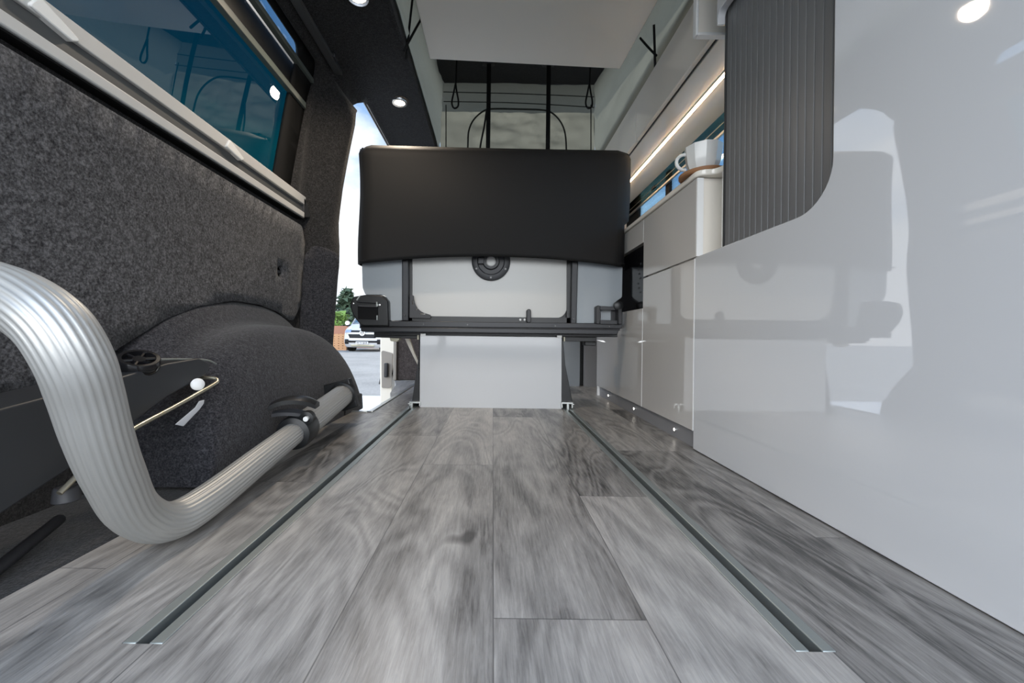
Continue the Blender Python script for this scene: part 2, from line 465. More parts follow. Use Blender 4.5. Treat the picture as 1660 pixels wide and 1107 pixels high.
# ceiling pieces (roof cut-out stays open)
ce = MB()
ce.box(-0.356, 0.86, -0.25, 0.90, 1.40, 1.44); ce.box(-0.356, 0.86, 2.52, 3.2, 1.40, 1.44)
ce.box(0.66, 0.86, 0.90, 2.52, 1.40, 1.44)
ce.box(-0.362, -0.350, 0.90, 2.52, 1.396, 1.455)
struct(ce.build('ceiling', M['carpet_dark']))
# wall behind the kitchen with its window opening
wr = MB(); WX = 0.86
sheet(wr, [(-0.25, -0.02), (3.2, -0.02), (3.2, 1.42), (-0.25, 1.42)], [fillet([(0.95, 0.80, .05), (2.62, 0.80, .05), (2.62, 1.24, .02), (0.95, 1.24, .02)])],
      lambda y, z: Vector((WX, y, z)), 0.2)
struct(wr.build('wall_right', M['locker'], solid=0.04, soff=1))
struct(MB().box(-0.80, 0.86, 3.2, 3.22, -0.02, 1.44).build('front_light_block', M['carpet_dark']))  # dark panel added across the cab to block light from the front

# ------------------------------------------------------------------ side window (tinted) with blind hardware
w1 = thing('window_1', 'dark teal tinted side window above the carpeted wall', 'window', (-0.75, 0.75, 0.8)); struct(w1)
def wpt(off): return lambda Y, s: wl(Y, s, off) - Vector((pillar(Y), 0, 0))
fr = MB(); inn = fillet([(0.03, sZ(0.83), .05), (1.385, sZ(0.83), .05), (1.445, sZ(1.325), .04), (0.03, sZ(1.325), .05)], 8)
sheet(fr, win_hole, [inn], wpt(-0.03), 0.06); fr.build('window_frame', M['rubber'], w1, solid=0.012, smooth=True)
g = MB(); sheet(g, fillet([(0.0, sZ(0.81), .03), (1.45, sZ(0.81), .05), (1.50, sZ(1.20), 0), (0.0, sZ(1.20), 0)]), [], wpt(-0.036), 0.08)
g.build('tinted_pane', M['tint'], w1, smooth=True)
g = MB(); sheet(g, [(0.0, sZ(1.29)), (1.53, sZ(1.29)), (1.53, sZ(1.335)), (0.0, sZ(1.335))], [], wpt(-0.038), 0.08)
g.build('clear_pane', M['clear'], w1, smooth=True)
def along(mb, z, y0, y1, w, d, off, tilt=0):
    s = sZ(z); A = []
    for Y in (y0, y1):
        p = wl(Y, s, off); p.x -= pillar(Y); A.append(p)
    mb.slab([A[0] + Vector((0, 0, -w/2)), A[1] + Vector((0, 0, -w/2)), A[1] + Vector((0, 0, w/2)), A[0] + Vector((0, 0, w/2))], (d, 0, 0))
b = MB(); along(b, 1.18, 0.0, 1.53, 0.024, 0.02, -0.030); b.build('glass_bar', M['blind_green'], w1, bevel=0.002)
b = MB(); along(b, 1.235, 0.0, 1.535, 0.135, 0.006, -0.037); b.build('folded_blind', M['black_plastic'], w1)
b = MB(); along(b, 1.285, 0.0, 1.55, 0.018, 0.02, -0.028); b.build('glass_bar', M['blind_green'], w1, bevel=0.002)

rl = thing('blind_rail', 'grey extruded blind rail along the sill of the tinted window', 'blind rail', (-0.745, 0.8, 0.79))
def railbar(y0, y1, z0, z1, x0, x1, dz=0.012):
    mb = MB()
    mb.bm.verts.ensure_lookup_table()
    pts0 = [(x0, z0 + dz), (x1, z0 + dz), (x1, z1 + dz), (x0, z1 + dz)]; pts1 = [(x0, z0), (x1, z0), (x1, z1), (x0, z1)]
    A = [mb.bm.verts.new((x, y0, z)) for x, z in pts0]; B = [mb.bm.verts.new((x, y1, z)) for x, z in pts1]
    mb.bm.faces.new(A); mb.bm.faces.new(B[::-1])
    for i in range(4): mb.bm.faces.new((A[i], A[(i+1) % 4], B[(i+1) % 4], B[i]))
    return mb
railbar(-0.2, 1.545, 0.802, 0.835, -0.775, -0.738).build('top_strip', M['blind_light'], rl, bevel=0.002)
railbar(-0.2, 1.555, 0.771, 0.802, -0.775, -0.745).build('groove', M['blind_mid'], rl)
railbar(-0.2, 1.530, 0.748, 0.771, -0.775, -0.735).build('bottom_strip', M['blind_light'], rl, bevel=0.003)
railbar(-0.2, 1.530, 0.744, 0.748, -0.775, -0.742).build('drip_edge', M['rubber'], rl)
e = MB(); e.prism(fillet([(1.53, 0.752, .004), (1.585, 0.768, .006), (1.585, 0.780, .006), (1.54, 0.828, .006), (1.53, 0.828)]), 'X', -0.775, -0.738)
e.build('end_cap', M['dark_plastic'], rl, bevel=0.002)
for (px, py) in ((86, 24), (380, 240)):
    p = PX(px, py, -0.735); c = MB()
    c.prism(fillet([(p.y - 0.035, p.z - 0.012, .003), (p.y + 0.03, p.z - 0.022, .003), (p.y + 0.045, p.z - 0.012, .004), (p.y - 0.02, p.z + 0.014, .004)]), 'X', -0.76, -0.733)
    tag(c.build('blind_clip', M['white_plastic'], bevel=0.002), 'white plastic clip on the window sill rail, ' + ('nearer the camera' if px < 200 else 'farther along near the window corner'), 'clip', 'white clips on the sill rail')
u = thing('upper_blind_rail', 'thin grey rail fixed to the headliner above the tinted window', 'rail', (-0.64, 0.9, 1.36))
MB().box(-0.652, -0.622, 0.1, 1.60, 1.350, 1.366).build('rail_bar', M['blind_mid'], u, bevel=0.002)
MB().box(-0.626, -0.612, 1.50, 1.53, 1.355, 1.372).build('rail_clip', M['dark_plastic'], u, bevel=0.003)

# ------------------------------------------------------------------ carpeted lower wall panel
pn = thing('side_panel', 'speckled grey carpet panel below the tinted window', 'wall panel', (-0.77, 0.7, 0.2))
arcp = [(1.50, 0.345), (1.42, 0.375), (1.30, 0.394), (1.16, 0.396), (1.02, 0.368), (0.92, 0.332), (0.81, 0.27), (0.70, 0.20)]
pol = [(-0.2, 0.20, 0), (-0.2, 0.742, 0), (1.53, 0.722, .03), (1.572, 0.66, .05), (1.565, 0.42, .05)] + [(y, z, 0.03) for y, z in arcp]
pol = [(y, sZ(z), r) for y, z, r in pol]
hp = PX(447, 440, -0.775); hole = [(hp.y + 0.020 * math.cos(a * math.pi / 10), sZ(hp.z) + 0.022 * math.sin(a * math.pi / 10)) for a in range(20)]
pm = MB(); sheet(pm, fillet(pol, 4), [hole], lambda Y, s: wl(Y, s, 0.013) - Vector((pillar(Y), 0, 0)), 0.05)
pm.build('panel_board', M['carpet'], pn, smooth=True, solid=0.013, angle=60)
hk = MB(); hk.lathe((-0.786, hp.y, hp.z), (1, 0, 0), [(0, 0), (0.022, 0), (0.022, 0.004)], 20); hk.build('access_hole', M['black_gloss'], pn)
MB().box(-0.784, -0.766, hp.y - 0.004, hp.y + 0.030, hp.z - 0.006, hp.z + 0.006).build('hole_clip', M['dark_plastic'], pn, bevel=0.003)
for (px, py) in ((180, 207), (335, 295), (165, 553), (370, 477)):
    p = PX(px, py, -0.767); p = wl(p.y, sZ(p.z), 0.014) - Vector((pillar(p.y), 0, 0))
    s_ = MB(); s_.lathe(p, (1, 0, 0), [(0.0095, 0), (0.009, 0.002), (0.005, 0.003), (0.003, 0.0015), (0, 0.001)], 18)
    s_.build('screw_cap', M['dark_plastic'], pn, smooth=True)
pd = MB(); sheet(pd, fillet([(1.575, sZ(0.05), 0), (1.577, sZ(0.60), .03), (1.60, sZ(0.675), .03), (1.640, sZ(0.64), .03), (1.645, sZ(0.05), 0)]), [], lambda Y, s: wl(Y, s, 0.010), 0.02)
tag(pd.build('pillar_pad', M['carpet_arch'], smooth=True, solid=0.010, bevel=0.0), 'narrow raised carpet pad on the post beside the open door', 'trim panel')

# wheel arch
wa = thing('wheel_arch', 'dark carpeted wheel arch hump behind the open side door', 'wheel arch', (-0.66, 1.2, 0))
YC, HW = 1.215, 0.45
rows = []
for i in range(61):
    y = YC - HW + 2 * HW * i / 60
    t = abs((y - YC) / HW); h = 0.325 * max(0.0, 1 - t ** 2.5) ** (1 / 2.3)
    row = []
    for j in range(15):
        a = math.pi / 2 * j / 14
        row.append((-0.675 + 0.128 * math.cos(a) ** 0.62 - 0.02 * (1-t) * math.sin(a), y, h * math.sin(a) ** 0.75 if j else -0.012))
    for k in (0.2, 0.4, 0.6, 0.8, 1.0):
        f = k * k * (3 - 2 * k)
        bulge = 0.012 * math.exp(-((k - 0.35) / 0.15) ** 2)
        row.append((-0.695 - 0.10 * k, y, h + 0.075 * f * (0.25 + 0.75 * min(1, h / 0.2)) - bulge))
    rows.append(row)
a_ = MB(); a_.grid(rows); a_.build('arch_shell', M['carpet_arch'], wa, smooth=True, angle=80)
a_ = MB(); a_.prism(fillet([(1.46, -0.012), (1.668, -0.012), (1.655, 0.055, .01), (1.46, 0.075, .02)]), 'X', -0.66, -0.543); a_.build('foot_block', M['carpet_dark'], wa, bevel=0.006)

# ------------------------------------------------------------------ floor rails
proto = None
for X, lab in ((RL, 'aluminium floor rail running beside the carpeted wheel arch'), (RR, 'aluminium floor rail running beside the white cupboards')):
    if proto is None:
        r = thing('seat_rail', lab, 'floor rail', (X, RY0, 0), 'slotted rails sunk in the floor')
        for s_ in (-1, 1):
            k = MB(); k.box(*sorted((X + s_ * 0.0065, X + s_ * 0.0195)), RY0, RY1, -0.018, 0.0008); k.build('rail_lip', M['alu_rail'], r, bevel=0.001)
        k = MB(); k.box(X - 0.0065, X + 0.0065, RY0 + 0.001, RY1, -0.02, -0.012); k.build('rail_slot', M['black'], r)
        proto = r
    else:
        r = copy_tree(proto); r.location.x = X; r['label'] = lab

# ------------------------------------------------------------------ bench seat seen from behind
YB = 1.64
st = thing('bench_seat', 'rear of the folding bench seat with black cover and white base panel', 'bench seat', (0, 1.65, 0))
def poly(pxs, Y, th, name, material, bevel=0.0015, par=st, n=6):  # noqa
    P2 = []
    for p in pxs:
        q = PY(p[0], p[1], Y); P2.append((q.x, q.z, (p[2] if len(p) > 2 else 0) * Y / F))
    mb = MB(); mb.prism(fillet(P2, n), 'Y', Y, Y + th); return mb.build(name, material, par, bevel=bevel)
# cover: padded sleeve with curved hem
cv = MB(); YF = 1.605
def covpt(u, v):
    top = 237 + 9.5 * u + 1.0 * math.sin(math.pi * u); hem = 428.5 - 14.5 * math.sin(math.pi * min(1, u * 1.02)) ** 0.8 + 4.0 * u
    lx = 583 + 2.0 * v + 2.5 * math.sin(v * 5); rx = 1020.5 - 7.5 * v + 1.2 * math.sin(v * 4)
    return lx + (rx - lx) * u, top + (hem - top) * v
NU, NV = 44, 30; rows = []
for j in range(NV + 1):
    v = j / NV; row = []
    for i in range(NU + 1):
        u = i / NU; px, py = covpt(u, v)
        e = min(u, 1 - u) * 437; et = v * 190
        # rounded edges
        d = 0.0
        if e < 16: d += 0.040 * (1 - math.sqrt(max(0, 1 - (1 - e / 16) ** 2)))
        if et < 14: d += 0.040 * (1 - math.sqrt(max(0, 1 - (1 - et / 14) ** 2)))
        d -= 0.020 * math.sin(math.pi * u) * math.sin(math.pi * v)
        if v < 0.06 and (u < 0.035 or u > 0.965):
            k = (1 - v / 0.06) * (1 - min(u, 1-u) / 0.035) ; py += 7 * k * (1 - v/0.06); px += 5 * k * (1 if u < .5 else -1)
        q = PY(px, py, YF + d)
        if q.z < 0.775: q.x = min(q.x, 0.537)
        row.append(q)
    rows.append(row)
front = [list(r) for r in rows]
# wrap the sides and top backwards
full = []
topback = [Vector((p.x * 1.0, YF + 0.13, p.z - 0.012)) for p in rows[0]]
rows2 = [topback, [Vector((p.x, YF + 0.07, p.z + 0.002)) for p in rows[0]]] + rows
for r in rows2:
    l = Vector((r[0].x + 0.004, YF + 0.13, r[0].z)); l2 = Vector((r[0].x - 0.001, YF + 0.065, r[0].z))
    r_ = Vector((r[-1].x - 0.004, YF + 0.13, r[-1].z)); r2 = Vector((r[-1].x + 0.001, YF + 0.065, r[-1].z))
    full.append([l, l2] + r + [r2, r_])
cv.grid(full)
cov = cv.build('seat_cover', M['neoprene'], st, smooth=True, angle=70, solid=0.006)
hm = MB(); pts = []
for i in range(45):
    px, py = covpt(i / 44, 0.975); q = PY(px, py, YF - 0.002 + (0.010 if i in (0, 44) else 0)); pts.append(q)
hm.tube(pts, 0.0022, 6); hm.build('hem_seam', M['strap'], cov, smooth=True)
for i, u in enumerate((0.0, 1.0)):
    pass
# core block behind the cover so that it is not hollow
q0 = PY(590, 250, YB); q1 = PY(1004, 425, YB)
MB().box(q0.x, q1.x, YB + 0.03, YB + 0.08, q1.z, q0.z - 0.01).build('backrest_board', M['black'], st)
# panels and frame
poly([(586, 400), (652, 400), (652, 519.5), (629, 519.5), (628, 478, 9), (592, 477.5, 3), (587.5, 466, 10)], YB + 0.004, 0.02, 'side_panel', M['silver'])
poly([(937, 400), (1010, 400), (1008.5, 482, 6), (998, 489, 5), (994, 524), (934, 524)], YB + 0.004, 0.02, 'side_panel', M['silver'])
poly([(667, 400), (921, 400), (918.5, 515.8, 17), (668, 512.5, 17)], YB + 0.018, 0.012, 'centre_panel', M['offwhite'])
poly([(662, 400), (928, 400), (927, 526), (662, 520)], YB + 0.032, 0.02, 'inner_frame', M['black'])
# dark inner border as a ring
br = MB()
for seg in ([(661, 400), (668.2, 400), (668.2, 520), (661, 520)], [(919, 400), (928, 400), (926.5, 527), (918.6, 527)], [(661, 512.2), (928, 515.2), (927, 527), (661, 520)]):
    P2 = [(PY(a, b, YB + 0.012).x, PY(a, b, YB + 0.012).z) for a, b in seg]; br.prism(P2, 'Y', YB + 0.012, YB + 0.03)
br.build('inner_border', M['black_plastic'], st)
poly([(651.8, 400), (662.3, 400), (662.3, 520), (651.8, 520)], YB - 0.010, 0.03, 'upright', M['frame_grey'], 0.003)
poly([(927.5, 400), (938, 400), (934.5, 527), (925, 527)], YB - 0.010, 0.03, 'upright', M['frame_grey'], 0.003)
poly([(582, 519.5), (1009, 524.5), (1008, 532.5), (583, 529)], YB - 0.016, 0.05, 'cross_rail', M['frame_grey'], 0.002)
poly([(584, 530), (1004, 534), (1001, 542.5), (585, 537.5)], YB - 0.026, 0.06, 'lower_rail', M['frame_grey'], 0.003)
poly([(583, 529), (1005, 532.7), (1005, 536), (583, 532)], YB - 0.006, 0.05, 'rail_groove', M['black'], 0)
poly([(606, 537), (1001, 541.5), (1001, 546.5), (606, 543.5)], YB + 0.03, 0.06, 'under_rail', M['black'], 0.002)
poly([(606, 542.5), (680, 543.5), (680, 549), (606, 547)], YB + 0.05, 0.04, 'under_bracket', M['black_plastic'], 0.002)
poly([(908, 545), (966, 546.5), (966, 554), (908, 553)], YB + 0.06, 0.05, 'under_bracket', M['black_plastic'], 0.002)
# hinge pod on the door side
pod = poly([(571, 481, 6), (592, 477.5), (619, 478, 8), (629, 487, 8), (630, 519), (630, 529), (586, 529, 8), (572, 512, 14), (566.5, 496, 18)], YB - 0.030, 0.055, 'hinge_housing', M['black_plastic'], 0.006)
poly([(579, 487.5), (611, 489), (611, 491.5), (579, 490)], YB - 0.040, 0.012, 'hinge_bar', M['frame_grey'], 0.001, pod)
poly([(580, 496, 1), (613, 496.5, 1), (613, 518, 1), (580, 517, 1)], YB - 0.034, 0.006, 'hinge_recess', M['black_gloss'], 0, pod)
poly([(581, 494.5), (612, 496), (612, 498), (581, 497)], YB - 0.044, 0.012, 'hinge_bar', M['dark_plastic'], 0.001, pod)
poly([(577, 486), (581.5, 479.5), (583.5, 480), (579, 488)], YB - 0.042, 0.014, 'hinge_strut', M['alu_rail'], 0.001, pod)
poly([(609.5, 489), (611.8, 489), (611.8, 497), (609.5, 497)], YB - 0.046, 0.01, 'hinge_tab', M['alu_rail'], 0.001, pod)
poly([(610, 511), (612, 511), (612, 519), (610, 519)], YB - 0.042, 0.01, 'hinge_tab', M['alu_rail'], 0.001, pod)
for px, py in ((615.5, 494.5), (573, 492)):
    b_ = MB(); b_.lathe(PY(px, py, YB - 0.030), (0, -1, 0), [(0.004, 0), (0.004, 0.005), (0, 0.006)], 12); b_.build('bolt', M['chrome'], pod, smooth=True)
# hinge on the cupboard side
hg = poly([(966, 495, 4), (974, 495, 4), (974, 525), (966, 525)], YB - 0.024, 0.04, 'hinge_plate', M['black'], 0.002)
poly([(973, 496), (1004, 497), (1004, 503), (973, 502.5)], YB - 0.030, 0.012, 'hinge_bar', M['frame_grey'], 0.001, hg)
poly([(973, 518.5), (1006, 519.5), (1006, 526), (973, 525)], YB - 0.030, 0.012, 'hinge_bar', M['frame_grey'], 0.001, hg)
poly([(991, 503), (1004, 503), (1004, 519.5), (991, 519.5)], YB - 0.004, 0.006, 'hinge_shadow_plate', M['black'], 0, hg)
poly([(1002, 497, 3), (1009, 498, 3), (1009, 526, 3), (1002, 526, 2)], YB - 0.040, 0.05, 'hinge_post', M['black'], 0.003, hg)
hk_ = MB(); hk_.lathe(PY(1001, 496, YB - 0.02), (0, -1, 0), [(0.0, 0), (0.019, 0), (0.019, 0.018), (0.012, 0.022), (0, 0.022)], 24); hk_.build('hinge_disc', M['black_plastic'], hg, smooth=True)
# corner gusset with slots
def slotted(outline, slots, Y, th, name, material):
    f = lambda p: (PY(p[0], p[1], Y).x, PY(p[0], p[1], Y).z)
    mb = MB(); o2 = fillet([(*f(p), (p[2] if len(p) > 2 else 0) * Y / F) for p in outline], 5)
    hs = []
    for (x0, y0, x1, y1, w) in slots:
        d = Vector((x1-x0, y1-y0)).normalized(); n = Vector((-d.y, d.x)) * w / 2
        hs.append([f((x0+n.x, y0+n.y)), f((x1+n.x, y1+n.y)), f((x1-n.x, y1-n.y)), f((x0-n.x, y0-n.y))])
    sheet(mb, o2, hs, lambda x, z: Vector((x, Y, z)), 0.03)
    return mb.build(name, material, st, solid=th, soff=0)
curve_in = [(671, 479, 2)]
for i in range(1, 9):
    a = math.pi / 2 * i / 9; curve_in.append((698 - 27 * math.cos(a) ** 0.9 , 481 + 28 * math.sin(a) ** 1.0))
slotted([(664.5, 478, 2)] + curve_in + [(698.5, 510.5, 2), (698, 516, 2), (664, 515, 1)], [(669.2, 487, 669.2, 495, 1.6), (674, 503, 678, 499, 1.6), (681, 508.5, 689.5, 509, 1.6)], YB - 0.002, 0.006, 'corner_gusset', M['dark_plastic'])
lt = poly([(853.8, 501, 3.4), (861, 501, 3.4), (861, 523, 3.4), (853.8, 523, 3.4)], YB - 0.014, 0.03, 'latch', M['black'], 0.002)
for px in (843.3, 850.3):
    b_ = MB(); b_.lathe(PY(px, 518.3, YB + 0.012), (0, -1, 0), [(0.0045, 0), (0.0045, 0.006), (0, 0.007)], 14); b_.build('bolt', M['white_plastic'], lt, smooth=True)
for px, py in ((687, 525.5), (758, 526.5), (900, 528.3), (987, 529.2), (656.5, 511), (929, 517)):
    b_ = MB(); b_.lathe(PY(px, py, YB - 0.012), (0, -1, 0), [(0.003, 0), (0.003, 0.006), (0, 0.006)], 10); b_.build('rivet', M['black_gloss'], st)
# round table-leg socket
sc = PY(796, 424, YB + 0.016); R_ = 31.5 * YB / F
so = MB(); so.lathe(sc, (0, -1, 0), [(R_, 0), (R_, 0.008), (R_ * .93, 0.012), (R_ * .72, 0.012), (R_ * .66, 0.004), (R_ * .45, 0.004), (R_ * .40, 0.014), (R_ * .27, 0.014), (R_ * .25, 0.004)], 48)
sock = so.build('table_leg_socket', M['dark_plastic'], st, smooth=True)
k = MB(); k.lathe(sc, (0, -1, 0), [(R_ * .27, 0.0045), (R_ * .2, 0.006), (0, 0.006)], 24); k.build('socket_hole', M['offwhite'], sock)
k = MB(); c_ = PY(780, 422.5, YB); k.box(c_.x - 0.013, c_.x + 0.012, YB - 0.004, YB + 0.012, c_.z - 0.013, c_.z + 0.013); k.build('socket_lug', M['dark_plastic'], sock, bevel=0.002)
for a in (-90, -28, -152):
    p = sc + Vector((math.cos(math.radians(a)) * R_ * .85, -0.0125, math.sin(math.radians(a)) * R_ * .85))
    k = MB(); k.lathe(p, (0, -1, 0), [(0.0042, 0), (0.0042, 0.0006), (0, 0.0006)], 14); k.build('screw_hole', M['black_gloss'], sock)
# base: white panel, legs, feet
YP = 1.65
base = poly([(681, 543.5), (910.5, 546.5), (910.5, 663.2), (680, 660.2)], YP, 0.018, 'base_panel', M['base_white'], 0.0015)
for x0, x1, y0, y1 in ((681.5, 690, 540.5, 544.5), (903, 911, 543.5, 547.5)):
    poly([(x0, y0), (x1, y0), (x1, y1), (x0, y1)], YP - 0.004, 0.02, 'panel_clip', M['white_plastic'], 0.001, base)
poly([(676.5, 543), (678.6, 543), (678.6, 550.5), (676.5, 550.5)], YP, 0.02, 'pin', M['skid'], 0.0005)
poly([(914, 546), (916, 546), (916, 553.5), (914, 553.5)], YP, 0.02, 'pin', M['skid'], 0.0005)
for side in (0, 1):
    if side == 0: pts = [(680.5, 543), (680.5, 655), (667, 655), (668.5, 645), (679, 575), (678, 543)]; foot = (663, 681.5); fz = 654
    else: pts = [(910, 546), (912, 546), (916.5, 592), (927.5, 648), (928, 656), (910, 656)]; foot = (910, 929); fz = 655
    lg = poly(pts, YP + 0.012, 0.25, 'leg', M['black'], 0.002)
    x0, x1 = foot
    ft = MB(); Yf = YP - 0.012
    xm = RL if side == 0 else RR
    A = PY(x0, fz - 3, Yf); B = PY(x1, fz - 3, Yf)
    zt = A.z
    ft.box(A.x, B.x, Yf, Yf + 0.3, zt - 0.007, zt); ft.box(A.x, A.x + 0.006, Yf, Yf + 0.3, 0.006, zt - 0.007); ft.box(B.x - 0.006, B.x, Yf, Yf + 0.3, 0.006, zt - 0.007)
    ft.box(xm - 0.005, xm + 0.005, Yf, Yf + 0.3, -0.006, zt - 0.007)
    fo = ft.build('foot_channel', M['alu'], lg, bevel=0.001)
    k = MB(); k.lathe(Vector((B.x if side else A.x, Yf + 0.02, zt - 0.012)), (1 if side else -1, 0, 0), [(0.004, 0), (0.004, 0.007), (0, 0.008)], 12); k.build('bolt', M['chrome'], lg, smooth=True)
poly([(656, 549), (664, 549), (671, 570), (679, 586), (679, 596), (668, 574)], YP + 0.10, 0.02, 'brace', M['paint_beige'], 0.002)
poly([(631, 545.5), (648, 546), (647, 551, 2), (643, 554, 2), (633, 553, 2)], YP + 0.05, 0.04, 'catch', M['skid'], 0.002)
poly([(948, 553, 1), (967, 554, 1), (966, 561, 1), (948, 560, 1)], YP + 0.08, 0.05, 'catch', M['black_plastic'], 0.003)
poly([(966, 551), (978, 551.5), (983, 555), (976, 554.5)], YP + 0.02, 0.01, 'lever', M['chrome'], 0.001)

# ------------------------------------------------------------------ kitchen
KX = 0.545
wt = thing('worktop', 'thin pale worktop over the cupboards carrying the mug', 'worktop', (0.70, 1.5, 0.735))
tp = fillet([(KX - 0.004, 1.052, .03), (KX - 0.004, 2.30), (WX - 0.003, 2.30), (WX - 0.003, 0.995), (0.60, 0.995, .02), (0.585, 1.046, .02)], 8)
k = MB(); k.prism(tp, 'Z', 0.736, 0.752); k.build('worktop_slab', M['locker'], wt, bevel=0.003)
def front_panel(name, y0, y1, z0, z1, par, material, x=KX, th=0.017):
    k = MB(); k.box(x, x + th, y0, y1, z0, z1); o = k.build(name, material, par, bevel=0.001)
    return o
c1 = thing('kitchen_cupboard', 'glossy cupboard beside the tall white wardrobe, one door under a deep drawer', 'cupboard', (0.7, 1.25, 0))
k = MB(); k.box(KX + 0.019, WX - 0.003, 1.07, 1.439, 0.048, 0.735); k.build('carcass', M['locker'], c1)
front_panel('drawer_front', 1.066, 1.438, 0.522, 0.733, c1, M['cupboard'])
front_panel('door', 1.074, 1.438, 0.050, 0.517, c1, M['cupboard'])
k = MB(); k.box(KX + 0.0005, KX + 0.0175, 1.062, 1.066, 0.522, 0.733); k.build('edge_strip', M['white_edge'], c1)
k = MB(); k.box(KX - 0.0005, KX + 0.017, 1.070, 1.0735, 0.050, 0.517); k.build('edge_strip', M['white_edge'], c1)
c2 = thing('control_cupboard', 'glossy cupboard with black control panel, half hidden behind the bench seat', 'cupboard', (0.7, 1.75, 0))
k = MB(); k.box(KX + 0.040, WX - 0.003, 1.442, 2.06, 0.048, 0.735); k.build('carcass', M['locker'], c2)
front_panel('drawer_front', 1.442, 2.065, 0.650, 0.733, c2, M['cupboard'])
front_panel('door', 1.442, 2.065, 0.050, 0.408, c2, M['cupboard'])
k = MB(); k.box(KX - 0.0005, KX + 0.017, 1.4395, 1.4425, 0.050, 0.408); k.build('edge_strip', M['white_edge'], c2)
k = MB(); k.box(KX + 0.003, KX + 0.02, 1.4405, 1.4425, 0.650, 0.733); k.build('edge_strip', M['white_edge'], c2)
cp = front_panel('control_panel', 1.443, 2.065, 0.411, 0.647, c2, M['speckle'], KX + 0.012, 0.02)
random.seed(3)
for r_ in range(7):
    k = MB(); y = 1.49 + 0.012 * (r_ % 3); z = 0.47 + r_ * 0.018
    k.box(KX + 0.0105, KX + 0.0125, y, y + 0.008 + 0.01 * random.random(), z, z + 0.006); k.build('indicator', M['icons'], cp)
pl = thing('plinth', 'low grey kickboard with tiny round lights under the cupboards', 'plinth', (0.56, 1.5, 0))
k = MB(); k.box(KX + 0.012, KX + 0.028, 1.07, 2.05, 0.0, 0.048); k.build('kickboard', M['plinth'], pl)
k = MB(); k.box(KX + 0.002, KX + 0.10, 2.050, 2.064, 0.0, 0.048); k.build('plinth_end', M['white_edge'], pl)
for px, py in ((987, 641.5), (1028.7, 661.8), (1094.5, 694.7)):
    p = PX(px, py, KX + 0.012)
    k = MB(); k.lathe((KX + 0.012, p.y, 0.024), (-1, 0, 0), [(0.0075, 0), (0.0075, 0.003), (0.0045, 0.0032)], 18); z = k.build('plinth_light', M['chrome'], pl, smooth=True)
    k = MB(); k.lathe((KX + 0.012, p.y, 0.024), (-1, 0, 0), [(0.0046, 0.003), (0.003, 0.0042), (0, 0.0046)], 14); k.build('light_lens', M['pin'], z, smooth=True)

# wardrobe
wd = thing('wardrobe', 'tall glossy white wardrobe with curved cut-out and grey slatted shutter', 'wardrobe', (0.7, 0.6, 0))
ZS = 0.520; YV = 0.637; ZT = 1.105
fp = MB()
outl = fillet([(-0.15, 0.002), (1.068, 0.002), (1.068, ZS), (YV, ZS, .075), (YV, ZT, .06), (0.972, ZT, .045), (0.972, 1.075), (0.978, 1.075), (0.978, 1.395), (-0.15, 1.395)], 10)
fp.prism(outl, 'X', KX, KX + 0.018); fp.build('front_panel', M['white'], wd, bevel=0.0012)
k = MB(); k.box(KX + 0.018, WX - 0.003, -0.15, -0.13, 0.002, 1.395); k.box(KX + 0.05, WX - 0.003, -0.13, 1.066, 0.002, 0.495); k.build('carcass', M['locker'], wd)
tb = MB(); x0 = KX + 0.024; sl_w = 0.0192; y = 0.975
while y > 0.60:
    tb.prism(fillet([(x0 + 0.008, y), (x0 + 0.001, y - 0.0004, .0012), (x0, y - 0.002, .001), (x0, y - sl_w + 0.0018, .001), (x0 + 0.001, y - sl_w + 0.0006, .0012), (x0 + 0.008, y - sl_w)], 3), 'Z', 0.497, 1.20)
    y -= sl_w
tb.build('tambour_door', M['tambour'], wd, smooth=True, angle=50)
k = MB(); k.box(x0 - 0.003, x0 + 0.05, 0.600, 0.655, 0.51, 1.2); k.build('shutter_channel', M['tambour_frame'], wd, bevel=0.002)
k = MB(); k.box(x0 - 0.001, x0 + 0.03, 0.9755, 0.9815, 0.497, 1.395); k.build('shutter_jamb', M['tambour_frame'], wd)
k = MB(); k.prism(fillet([(0.592, 0.984, .012), (0.592, 1.040, .016), (0.68, 1.040), (0.68, 0.984)], 8), 'Z', 0.497, 0.735); k.build('rounded_post', M['white_edge'], wd, smooth=True)
# locker over the wardrobe corner
lk = thing('end_locker', 'small cream locker end with pale edge frame beside the slatted shutter', 'locker', (0.7, 1.12, 1.13))
p0 = (KX, 1.138)
k = MB(); k.box(KX + 0.004, WX - 0.003, 1.084, 1.096, 1.138, 1.395); k.build('end_panel', M['locker'], lk)
k = MB(); k.box(KX, KX + 0.007, 1.078, 1.096, 1.130, 1.395); k.box(KX + 0.007, WX - 0.003, 1.078, 1.096, 1.130, 1.138); k.build('edge_frame', M['white_edge'], lk, bevel=0.0015)

# overhead locker
LX = 0.612; LZ = 1.155; LT = 1.348
ol = thing('overhead_locker', 'long cream overhead locker above the worktop with glossy underside', 'locker', (0.74, 1.8, LZ))
k = MB(); k.box(LX, LX + 0.016, 1.102, 1.72, LZ + 0.003, LT); k.build('flap', M['locker'], ol, bevel=0.001)
k = MB(); k.box(LX, LX + 0.016, 1.724, 2.50, LZ + 0.003, LT); k.build('flap', M['locker'], ol, bevel=0.001)
k = MB(); k.box(LX + 0.021, WX - 0.003, 1.102, 2.50, LZ - 0.004, LZ + 0.012); k.build('underside', M['locker'], ol)
k = MB(); k.box(LX + 0.016, WX - 0.003, 1.102, 2.50, LT - 0.02, LT); k.build('locker_top', M['locker'], ol)
k = MB(); k.box(LX + 0.0165, LX + 0.0205, 1.102, 2.50, LZ, LZ + 0.01); k.build('gap_strip', M['black'], ol)
